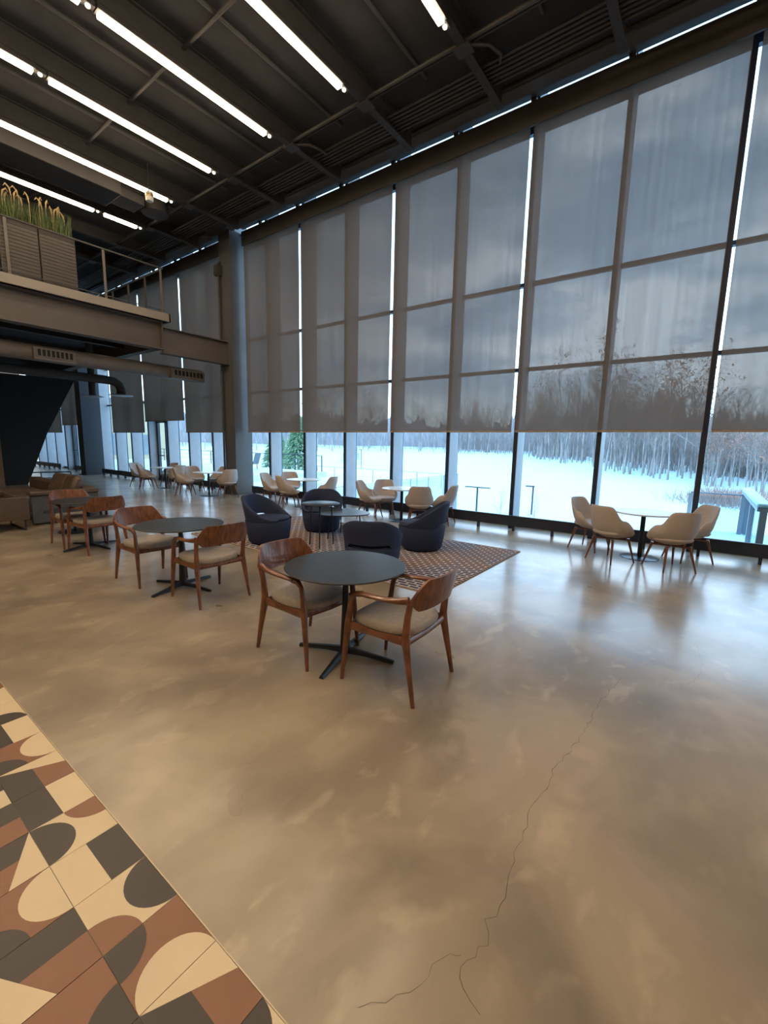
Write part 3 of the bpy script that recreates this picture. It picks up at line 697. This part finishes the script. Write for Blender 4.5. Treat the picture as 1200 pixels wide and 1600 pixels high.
def tub_chair():
    t = empty('tub_chair')
    MB().lathe([(.27, .0), (.275, .028), (.30, .03), (.315, .05), (.345, .22), (.362, .385), (.352, .402), (.30, .405)], 48).obj('base', navy_m, t, ang=50)
    c = MB().lathe([(.28, .404), (.30, .412), (.305, .428), (.295, .446), (.22, .456), (.02, .458)], 40)
    c.v = [(x, y + .03, z) for x, y, z in c.v]; c.obj('seat', navy_m, t, ang=60)
    nu = 49
    b = MB(); vs = []; fs = []
    A = R(148)
    for i in range(nu):
        a = -A + 2 * A * i / (nu - 1); d = abs(a)
        top = .80 - .36 * smooth01((d - R(18)) / R(118)); bot = .404 + .055 * (1 - smooth01((d - R(42)) / R(10)))
        top = max(top, bot + .02)
        ro0, ro1 = .362, .362 + .055 * (top - .40) / .4
        th = .060 * (1 - .3 * smooth01((d - R(120)) / R(28)))
        ring = [(ro0, bot), ((ro0 + ro1) / 2, (bot + top) / 2), (ro1, top - .018), (ro1 - .008, top - .004), (ro1 - th / 2, top), (ro1 - th + .008, top - .004), (ro1 - th, top - .018), ((ro0 + ro1) / 2 - th, (bot + top) / 2), (ro0 - th, bot)]
        for r, z in ring: vs.append((r * math.sin(a), -r * math.cos(a), z))
    k = 9
    for i in range(nu - 1):
        for j in range(k): fs.append((i * k + j, (i + 1) * k + j, (i + 1) * k + (j + 1) % k, i * k + (j + 1) % k))
    fs.append(tuple(range(k))); fs.append(tuple(range((nu - 1) * k, nu * k))[::-1])
    b.add(vs, fs).obj('wraparound_back', navy_m, t, ang=50)
    return t

# ---- walnut chairs and black tables
T1 = (-2.22, 2.51); T2 = (-4.82, 2.56); T3 = (-7.78, 2.66)
bt = black_table(); wc = wood_chair()
tl = ['round black cafe table nearest the camera', 'middle of the three round black cafe tables, between two walnut chairs', 'far round black cafe table beside the brown sofa']
for i, (p, a) in enumerate(((T1, 17), (T2, 14), (T3, 15))):
    place(bt, i > 0, (p[0], p[1], 0), R(a), tl[i], 'table', 'round black cafe tables')
chairs = [((-2.55, 2.42), -92, 'walnut armchair on the left of the nearest black table, seat tucked under it'),
          ((-1.70, 2.51), 92, 'walnut armchair on the right of the nearest black table, closest to the camera'),
          ((-5.42, 2.49), -90, 'walnut armchair left of the middle black table, its seat under the tabletop'),
          ((-4.29, 2.59), 88, 'walnut armchair with its back to the rug, right of the middle black table'),
          ((-8.16, 2.62), -92, 'walnut armchair between the far black table and the brown sofa'),
          ((-7.48, 2.66), 96, 'walnut armchair right of the far black table, back towards the camera')]
for i, (p, a, lab) in enumerate(chairs):
    place(wc, i > 0, (p[0], p[1], 0), R(a), lab, 'chair', 'walnut armchairs at the black tables')
# ---- shell chairs and white tables
wt = white_table(); sc = shell_chair()
wl = [((-.72, 7.92), 'right-hand white round table between four greige chairs before the snow view'), ((-5.50, 8.12), 'white round table behind the right navy tub chair'), ((-8.75, 8.15), 'white round table behind the rear navy tub chair'),
      ((-12.64, 7.72), 'white round table just left of the steel column'), ((-15.75, 7.92), 'farthest white round table in front of the glass door')]
for i, (p, lab) in enumerate(wl): place(wt, i > 0, (p[0], p[1], 0), 0, lab, 'table', 'white round tables along the glass')
sh = [((-1.07, 7.38), -31, 'front left greige shell chair at the right white table, back to camera'),
      ((-.30, 7.42), 38, 'front right greige shell chair at the right white table, back to camera'),
      ((-1.50, 8.02), -108, 'greige shell chair at the left rear of the right white table'),
      ((-.10, 8.22), 125, 'greige shell chair at the right rear of the right white table, half hidden'),
      ((-6.25, 7.90), -70, 'greige shell chair left of the middle white table, seen from its side'),
      ((-6.12, 8.30), -140, 'greige shell chair facing the camera at the middle white table'),
      ((-4.86, 7.84), 36, 'greige shell chair with its back to the camera behind the right navy chair'),
      ((-4.62, 8.42), 100, 'greige shell chair at the right end of the middle white table, by the glass'),
      ((-9.62, 7.80), -70, 'greige shell chair at the left side of the white table behind the navy chairs'),
      ((-9.62, 8.42), -130, 'greige shell chair behind that white table, mostly hidden, nearest the steel column glass'),
      ((-8.70, 7.58), -25, 'greige shell chair seen from the back above the left navy chair'),
      ((-8.00, 8.20), 105, 'greige shell chair facing left just above the rear navy chair'),
      ((-13.15, 7.22), -45, 'front greige shell chair at the white table left of the column'),
      ((-13.72, 7.88), -100, 'greige shell chair between the two far white tables'),
      ((-11.93, 7.92), 80, 'greige shell chair directly in front of the steel column'),
      ((-13.15, 8.30), 170, 'greige shell chair behind the white table left of the column, against the glass'),
      ((-15.75, 7.30), -40, 'front greige shell chair at the farthest white table'),
      ((-16.80, 7.50), -70, 'leftmost greige shell chair at the farthest white table'),
      ((-16.30, 8.35), 190, 'greige shell chair behind the farthest white table, near the door'),
      ((-14.95, 7.95), 80, 'greige shell chair right of the farthest white table, overlapping the next group')]
for i, (p, a, lab) in enumerate(sh): place(sc, i > 0, (p[0], p[1], 0), R(a), lab, 'chair', 'greige shell chairs at the white tables')
# ---- navy tub chairs
tb = tub_chair()
for i, (p, a, lab) in enumerate([((-5.95, 4.72), -72, 'navy tub chair at the left edge of the rug group, facing right'),
        ((-6.02, 6.08), -140, 'rear navy tub chair facing the camera behind the small round tables'),
        ((-3.50, 4.50), 28, 'front navy tub chair with its slotted back to the camera'),
        ((-3.70, 6.08), 115, 'right navy tub chair on the rug, seen from its side')]):
    o = place(tb, i > 0, (p[0], p[1], .009), R(a), lab, 'chair', 'navy tub chairs on the rug'); k_ = (1.07, 1.07, 1.05, 1.08)[i]; o.scale = (k_, k_, (1.0, .98, .94, 1.0)[i])
# ---- small tables on the rug
t = empty('side_table', (-5.07, 5.10, .009), R(10), label='taller small round dark side table with three thin legs', cat='table')
MB().lathe([(.300, .706), (.312, .712), (.312, .720), (.306, .724)], 48).obj('tabletop', black_top, t)
for k in range(3):
    a = R(180 + 120 * k); MB().tube([(.19 * math.cos(a), .19 * math.sin(a), .706), (.23 * math.cos(a), .23 * math.sin(a), 0)], .011, 8).obj('leg', black_met, t)
t = empty('coffee_table', (-5.30, 5.92, .009), R(20), label='lower rounded triangular dark coffee table beside the taller side table', cat='table')
b = MB(); ring = []
for i in range(60):
    a = 2 * PI * i / 60; r = .455 + .045 * math.cos(3 * a); ring.append((r * math.cos(a), r * math.sin(a)))
b.add([(x * .97, y * .97, .436) for x, y in ring] + [(x, y, .443) for x, y in ring] + [(x, y, .452) for x, y in ring] + [(x * .99, y * .99, .456) for x, y in ring],
      [tuple(range(60))[::-1], tuple(range(180, 240))] + [(q * 60 + i, q * 60 + (i + 1) % 60, q * 60 + 60 + (i + 1) % 60, q * 60 + 60 + i) for q in range(3) for i in range(60)])
b.obj('tabletop', black_top, t)
for k in range(3):
    a = R(120 * k); MB().tube([(.31 * math.cos(a), .31 * math.sin(a), .436), (.36 * math.cos(a), .36 * math.sin(a), 0)], .011, 8).obj('leg', black_met, t)

# ---- sofas
def rbox(b, x0, x1, y0, y1, z0, z1, name, m, par, bev=.04):
    return MB().box(x0, x1, y0, y1, z0, z1).obj(name, m, par, bevel=bev)
t = empty('sofa', (-10.5, 1.2, 0), label='brown leather sofa at the left edge seen from behind, on thin metal sled legs', cat='sofa')
rbox(0, .40, .50, -1.0, 1.27, .20, .62, 'back_panel', sofa_m, t, .012)
rbox(0, -.52, .40, -1.0, 1.27, .20, .36, 'seat_base', sofa_m, t, .02)
rbox(0, -.50, .38, -.95, 1.22, .36, .50, 'seat_cushion', sofa_m, t, .045)
MB().lathe([(.0, -.42), (.07, -.41), (.085, -.36), (.085, .36), (.07, .41), (.0, .42)], 20, capb=False, capt=False).obj('bolster', sofa_m, t)
bo = t.children[-1]; bo.rotation_euler = (PI / 2, 0, 0); bo.location = (.36, .68, .66)
for y in (1.20, -.9): MB().tube([(-.48, y, .20), (-.48, y, .012), (.46, y, .012), (.46, y, .20)], .012, 6).obj('sled_leg', black_met, t)
t = empty('sofa', (-12.0, 3.25, 0), label='brown leather corner sofa with slate side panel and loose back cushions', cat='sofa')
rbox(0, 1.42, 1.52, -.62, .55, .03, .58, 'arm_panel', sofa_grey, t, .012)
rbox(0, 1.28, 1.56, -.64, .56, .581, .66, 'arm_top', sofa_m, t, .02)
rbox(0, -2.2, 1.41, .30, .55, .12, .70, 'back', sofa_m, t, .05)
rbox(0, -2.2, 1.41, -.55, .29, .12, .34, 'seat_base', sofa_m, t, .02)
for k in range(3): rbox(0, -2.15 + 1.18 * k, -2.15 + 1.18 * k + 1.16, -.55, .26, .34, .47, 'seat_cushion', sofa_m, t, .045)
for k, x in enumerate((1.05, .40)):
    c = MB().box(-.36, .36, -.09, .09, -.24, .24).obj('back_cushion', sofa_m, t, bevel=.07)
    c.location = (x, .22, .70); c.rotation_euler = (R(-24), 0, R(-6 + 10 * k))
for x, y in ((-2.1, -.5), (-2.1, .45), (1.3, -.5), (1.3, .45)): MB().box(x - .03, x + .03, y - .03, y + .03, 0, .12).obj('foot', black_met, t, smooth=False)
t = empty('low_table', (-9.3, 2.95, 0), label='low round dark pedestal table between the sofas and the far walnut chairs', cat='table')
MB().lathe([(.44, .385), (.455, .392), (.455, .402), (.45, .406)], 48).obj('tabletop', black_top, t)
MB().lathe([(.03, .015), (.03, .385)], 16).obj('column', black_met, t)
MB().lathe([(.27, 0), (.27, .012), (.05, .02)], 40).obj('base', black_met, t)

# ------------------------------------------------------------------ outdoors
EDGE = [(45, 40, -4), (30, 52, -4), (12.2, 63.1, -4), (7.05, 77.7, -4), (-.9, 92.6, -4), (-18.2, 111.3, -3.4), (-59.5, 183.9, -2.4), (-113.4, 220.5, -1.8), (-132.4, 158.1, -1.6), (-152.7, 115.4, -1.6), (-169.7, 83.8, -1.6), (-190, 40, -1.6)]
b = MB(); ns = 26; cols_ = []
def near_pt(i): return Vector((12 - i * 62 / (len(EDGE) - 1), 9.9))
def gz(s, ze): return -4 + (ze + 4) * (s ** 1.6)
dense = []
for i in range(len(EDGE) - 1):
    for k in range(6): dense.append(tuple(EDGE[i][q] + (EDGE[i + 1][q] - EDGE[i][q]) * k / 6 for q in range(3)) + (i + k / 6,))
dense.append(EDGE[-1] + (len(EDGE) - 1,))
def GP(i, j):
    ex, ey, ez, ii = dense[i]; n_ = near_pt(ii)
    s = j / (ns - 1) * 2.2
    x = n_.x + (ex - n_.x) * s; y = n_.y + (ey - n_.y) * s
    z = gz(min(s, 1), ez) + (.10 * math.sin(x * .21 + y * .13) if .05 < s < 1 else 0) * .5
    if s > 1: z = ez + (s - 1) * Vector((ex - n_.x, ey - n_.y)).length * .045 + .25 * math.sin(x * .4) * math.cos(y * .3)
    return (x, y, z)
b.grid(GP, len(dense), ns)
o = b.obj('snowy_ground', snow_m, ang=180); tag(o, 'wide snow-covered field sloping away to the woods', 'ground', kind='structure')
# trees
def tree_mesh(seed, h, leaf=False, dense_=1.0):
    r = random.Random(seed); b = MB()
    def branch(p, d, ln, rad, lvl):
        n = 3 if lvl else 6; pts = [p]; q = Vector(p); dd = Vector(d).normalized()
        for k in range(n):
            dd = (dd + Vector((r.uniform(-1, 1), r.uniform(-1, 1), r.uniform(-.2, .6))) * (.07 if lvl == 0 else .22)).normalized(); q = q + dd * ln / n; pts.append(q.copy())
        rr = [rad * (1 - .85 * k / n) for k in range(n + 1)]
        b.tube(pts, rr, 5 if lvl == 0 else 3, 0 if lvl == 0 else 1, cap=False)
        if lvl < 3:
            m = int([17, 6, 4][lvl] * dense_)
            for k in range(m):
                f = (.30 + .68 * (k + r.random()) / m) if lvl == 0 else r.uniform(.2, 1)
                i = min(n - 1, int(f * n)); P = pts[i].lerp(pts[i + 1], f * n - i)
                a = r.uniform(0, 2 * PI); base = (pts[i + 1] - pts[i]).normalized()
                side = Vector((math.cos(a), math.sin(a), r.uniform(.1, .9))).normalized()
                nd = (base * .7 + side).normalized()
                branch(P, nd, ln * (.40 if lvl == 0 else .55) * (1.15 - .6 * f if lvl == 0 else 1) * r.uniform(.7, 1.2), max(.008, rr[i] * .45), lvl + 1)
        elif leaf and r.random() < .6:
            for _ in range(2):
                c = q + Vector((r.uniform(-.3, .3), r.uniform(-.3, .3), r.uniform(-.3, .2))); s = .26
                b.add([c + Vector((r.uniform(-s, s), r.uniform(-s, s), r.uniform(-s, s))) for _ in range(3)], [(0, 1, 2)], 2)
    branch((0, 0, -.3), (0, 0, 1), h, .0095 * h + .03, 0)
    return b.mesh('bare_tree', [bark_m, twig_m, leaf_m], smooth=False)
tree_meshes = [tree_mesh(30 + s, 15 + (s % 3) * 1.6, s >= 5) for s in range(8)]
rt = random.Random(77); ntree = 0
seglen = []
vis = EDGE[2:11]
for i in range(len(vis) - 1): seglen.append((Vector(vis[i + 1][:2]) - Vector(vis[i][:2])).length)
spots = []
for i in range(len(vis) - 1):
    a, c = Vector(vis[i]), Vector(vis[i + 1]); mid = (a + c) / 2; dist = mid.xy.length
    n = int([44, 52, 50, 44, 34, 16, 12, 8][i])
    for k in range(n):
        f = rt.random(); p = a.lerp(c, f); d = rt.random() ** 1.4 * (26 if i < 3 else 40); u = Vector((p.x, p.y)).normalized()
        spots.append((p.x + u.x * d, p.y + u.y * d, p.z + d * .045, i))
for x, y, z, i in spots:
    k = rt.randrange(8) if i < 2 else rt.randrange(6)
    o = bpy.data.objects.new('bare_tree', tree_meshes[k]); C.objects.link(o); o.location = (x, y, z); o.rotation_euler = (rt.uniform(-.04, .04), rt.uniform(-.04, .04), rt.uniform(0, 6.28))
    s = rt.uniform(.72, 1.10) * ((.50 if k >= 5 else .74) if i < 2 else 1.0 if i < 3 else 1.4); o.scale = (s, s, s * rt.uniform(.95, 1.15))
    tag(o, 'bare winter tree in the woods beyond the snowy field', 'tree', 'bare trees of the woods'); ntree += 1
# undergrowth and farther trunks, joined
b = MB()
for i in range(len(vis) - 1):
    a, c = Vector(vis[i]), Vector(vis[i + 1])
    for k in range([900, 900, 900, 800, 700, 420, 300, 300][i]):
        p = a.lerp(c, rt.random()); d = rt.uniform(20, 70); u = Vector((p.x, p.y)).normalized(); h = rt.uniform(3, 13) * rt.choice((.4, 1, 1)) * (1 if i < 2 else 1.5)
        x, y, z = p.x + u.x * d, p.y + u.y * d, p.z + d * .045
        b.tube([(x, y, z - .3), (x + rt.uniform(-.5, .5), y + rt.uniform(-.5, .5), z + h * .5), (x + rt.uniform(-1.2, 1.2), y + rt.uniform(-1, 1), z + h)], [rt.uniform(.04, .12), .05, .012], 3, cap=False)
        for _ in range(5):
            f = rt.uniform(.3, .95); b.tube([(x, y, z + h * f), (x + rt.uniform(-1.6, 1.6), y + rt.uniform(-1, 1), z + h * f + rt.uniform(.6, 2))], [.03, .008], 3, cap=False)
tag(b.obj('distant_thicket', twig_m, smooth=False), 'dense thicket of bare stems filling the woods', 'thicket', kind='stuff')
# ridge of far woods; distance haze is painted in as bluish grey colour
b = MB(); nr = 500
def RP(i, j):
    t_ = i / (nr - 1) * (len(vis) - 1); k = min(len(vis) - 2, int(t_)); p = Vector(vis[k]).lerp(Vector(vis[k + 1]), t_ - k); u = Vector((p.x, p.y)).normalized()
    d = 60 + (j % 2) * 14 if j < 3 else 60
    hh = [0, 10.5 + 1.6 * math.sin(i * .13) + 1.3 * math.sin(i * .41 + 1) + hsh[i], 9, 0][j] * (1 if k < 1 else 1.25 if k < 2 else 1.6)
    dd = [58, 64, 76, 80][j]
    return (p.x + u.x * dd, p.y + u.y * dd, p.z + 2 + hh)
hsh = [rt.uniform(-1.6, 1.6) for _ in range(nr)]
b.grid(RP, nr, 4)
tag(b.obj('distant_woods', mat('haze_tinted_woods', (.25, .26, .30), 1, scale=.4, col2=(.36, .36, .40), stretch=(1, 1, .15)), smooth=False), 'far edge of the woods behind the bare trees, haze painted into its colour', 'woods', kind='stuff')
# brush at the right wood edge
b = MB()
for k in range(1500):
    x = 2.2 + rt.gauss(0, 2.2); y = 62 + rt.gauss(0, 3); h = rt.uniform(.4, 1.8)
    b.tube([(x, y, -4.1), (x + rt.uniform(-.8, .8), y + rt.uniform(-.8, .8), -4 + h)], [.03, .01], 3, cap=False)
tag(b.obj('brush', mat('brush_brown', (.34, .22, .19), .9), smooth=False), 'low reddish brush at the edge of the woods on the right', 'brush', kind='stuff')
# evergreen
def evergreen(loc, h, lab, m, seed):
    t = empty('evergreen_tree', loc, label=lab, cat='tree'); r = random.Random(seed)
    MB().tube([(0, 0, 0), (0, 0, h)], [.02 * h, .005], 6).obj('trunk', bark_m, t)
    b = MB()
    for k in range(2600):
        f = r.random() ** .8; z = h * (.08 + .92 * f); R_ = .30 * h * (1 - f) * r.uniform(.5, 1.1) + .05; a = r.uniform(0, 2 * PI); s = .035 * h * r.uniform(.6, 1.3)
        c = Vector((R_ * math.cos(a), R_ * math.sin(a), z - R_ * .25))
        tip = c + Vector((math.cos(a) * s * 1.5, math.sin(a) * s * 1.5, -s * .5)); sd = Vector((-math.sin(a), math.cos(a), 0)) * s * .4
        b.add([c - sd, c + sd, tip, c + Vector((0, 0, s * .5))], [(0, 1, 2), (0, 2, 3), (1, 3, 2)])
    tag(b.obj('needles', m, t, smooth=False), kind='stuff'); return t
evergreen((-44, 40, -3.6), 9, 'green evergreen tree beyond the terrace rail, left of the middle windows', ever_m, 3)
evergreen((-52, 43, -3.6), 8.5, 'second green evergreen tree farther left beyond the terrace', ever_m, 4)
evergreen((-78, 90, -3.0), 8.5, 'snow-dusted small evergreen at the far side of the field', mat('snowy_needles', (.55, .62, .66), .9, col2=(.25, .33, .30), scale=1.5), 5)
# lamp posts in the snow
def lamp(x, y, top, two, lab):
    t = empty('lamp_post', (x, y, -4), label=lab, cat='lamp post'); h = top + 4
    MB().tube([(0, 0, 0), (0, 0, h)], .07, 10).obj('pole', dark_met, t)
    MB().box(-.22, .22, -.22, .22, 0, .12).obj('footing', conc_w, t, smooth=False)
    if two: MB().box(-.98, .98, -.13, .13, h, h + .07).obj('lamp_heads', dark_met, t, smooth=False)
    else: MB().box(-.62, .09, -.12, .12, h - .01, h + .09).obj('lamp_head', dark_met, t, smooth=False)
    return t
lamp(-11.6, 36.9, -1.52, False, 'lamp post with one arm standing in the snow')
lamp(-13.9, 30.8, -1.36, True, 'T-shaped twin-head lamp post in the snow')
lamp(-62, 75, .6, False, 'small distant lamp post far out on the snowfield')
# saplings near the lamp
def sapling(x, y, h, s_, lab):
    o = bpy.data.objects.new('sapling', sap_mesh); C.objects.link(o); o.location = (x, y, -4); o.scale = (s_, s_, s_); return tag(o, lab, 'tree')
rs = random.Random(5); b = MB(); b.tube([(0, 0, 0), (.03, 0, 1.6), (0, 0, 3)], [.03, .02, .006], 5)
for k in range(18):
    z = .7 + k * .12; a = rs.uniform(0, 6.28); l = 1.15 - z * .25
    p = Vector((0, 0, z)); q = p + Vector((math.cos(a) * l * .6, math.sin(a) * l * .6, l * .8)); b.tube([p, q], [.012, .004], 3, cap=False)
    m2 = p.lerp(q, .5); b.tube([m2, m2 + Vector((rs.uniform(-.25, .25), rs.uniform(-.25, .25), .3))], [.007, .003], 3, cap=False)
sap_mesh = b.mesh('sapling', twig_m)
sapling(-10.9, 28.0, 3, 1.0, 'thin bare sapling right of the twin-head lamp post')
sapling(-13.2, 25.2, 3, .95, 'thin bare sapling left of the twin-head lamp post')
sapling(-8.4, 27.2, 3, .9, 'thin bare sapling in front of the one-armed lamp post')

# terrace on the left
tr = MB().box(-42, -19.0, 9.62, 19.6, -.35, -.02).obj('terrace_floor', snow_m, smooth=False); tag(tr, 'snow-covered terrace outside the far windows', 'terrace', kind='structure')
def rail(pts, z0, z1, n, lab, m=dark_met, pr=.02, glassy=False, post=.025):
    t = empty('guard_rail', (pts[0][0], pts[0][1], z0), label=lab, cat='railing'); o = Vector((pts[0][0], pts[0][1]))
    Q = [(p[0] - o.x, p[1] - o.y) for p in pts]
    for (a, b_) in zip(Q, Q[1:]):
        d = Vector(b_) - Vector(a); ln = d.length; an = math.atan2(d.y, d.x)
        bb = MB().box(0, ln, -pr * 1.4, pr * 1.4, z1 - z0 - .04, z1 - z0); ob = bb.obj('top_rail', m, t, smooth=False); ob.location = (a[0], a[1], 0); ob.rotation_euler = (0, 0, an)
        k = max(1, int(ln / n))
        for i in range(k + 1):
            p = Vector(a) + d * i / k; ob = MB().box(-post, post, -post, post, 0, z1 - z0 - .04).obj('post', m, t, smooth=False); ob.location = (p.x, p.y, 0); ob.rotation_euler = (0, 0, an)
        if glassy:
            for i in range(k):
                ob = MB().box(ln * i / k + .06, ln * (i + 1) / k - .06, -.006, .006, .06, z1 - z0 - .1).obj('glass_panel', glass, t, smooth=False); ob.location = (a[0], a[1], 0); ob.rotation_euler = (0, 0, an)
        else:
            for zz in (.35, .7):
                ob = MB().box(0, ln, -.008, .008, zz, zz + .016).obj('wire', m, t, smooth=False); ob.location = (a[0], a[1], 0); ob.rotation_euler = (0, 0, an)
    return t
rail([(-41, 19.4), (-19.2, 19.4)], -.02, 1.0, 2.4, 'dark wire railing along the snowy terrace edge', glassy=False)
# path rail in the snow
rail([(-46, 45.5), (-25.3, 45.7)], -3.3, -1.5, 3.2, 'low dark rail crossing the snow beyond the terrace')
# glass guard dropping away from the building
rail([(-15.4, 16.6), (-16.55, 32.6)], -3.9, -.5, 2.6, 'glass guard rail running out over the snow behind the middle tables', m=mat('aluminium', (.32, .35, .40), .45, metal=.5), pr=.05, glassy=True, post=.035)
# lounge chair on the terrace
t = empty('patio_lounge', (-23.4, 17.6, -.02), R(20), label='dark patio lounge chair standing in the terrace snow', cat='chair')
MB().box(-.55, .0, -.32, .32, .34, .40).obj('seat', black_met, t, smooth=False)
c = MB().box(0, .04, -.32, .32, 0, .75).obj('backrest', mat('patio_grey', (.12, .13, .15), .7), t, smooth=False); c.location = (0, 0, .36); c.rotation_euler = (0, R(18), 0)
for x, y in ((-.5, -.28), (-.5, .28), (-.04, -.28), (-.04, .28)): MB().box(x - .02, x + .02, y - .02, y + .02, 0, .34).obj('leg', black_met, t, smooth=False)
# terrace on the right with the snow-capped guard
tr = MB().box(-.35, 9, 9.62, 14.0, -.5, -.28).obj('terrace_floor', snow_m, smooth=False); tag(tr, 'snow-covered ledge terrace outside the right windows', 'terrace', kind='structure')
alu = MATS['aluminium']
rail([(-.25, 13.6), (.80, 13.6)], -.28, .70, 1.05, 'slim metal guard rail beyond the right windows', m=alu, glassy=True, post=.045)
t = empty('snow_capped_guard', (.86, 13.8, -.28), label='broad glass guard with snow along its cap at the right edge', cat='railing')
MB().box(-.09, .09, -4.1, .09, .99, 1.05).obj('cap', alu, t, smooth=False)
MB().box(-.10, .10, -4.1, .09, 1.051, 1.13).obj('snow_cap', snow_m, t, bevel=.03)
MB().box(-.09, .09, -.09, .09, 0, .99).obj('post', alu, t, smooth=False)
MB().box(-.05, .05, -2.1, -2.0, 0, .99).obj('post', alu, t, smooth=False)
MB().box(-.05, .05, -4.1, -4.0, 0, .99).obj('post', alu, t, smooth=False)
for a, b_ in ((-1.98, -.1), (-3.98, -2.12)): MB().box(-.008, .008, a, b_, .05, .95).obj('glass_panel', glass, t, smooth=False)
# building wing far left
t = empty('building_wing', (-44, 14, -.35), label='beige building wing seen through the farthest windows', cat='building')
MB().box(-6, 0, -4.0, 9, 0, 5.5).obj('wall', bld_m, t, smooth=False)
for k in range(4): f = MB().box(.0, .06, -3.4 + 3 * k, -1.4 + 3 * k, .7, 2.6).obj('window', bld_d, t, smooth=False)
MB().box(-6.1, .2, -4.1, 9.1, 5.5, 5.8).obj('parapet', bld_d, t, smooth=False)
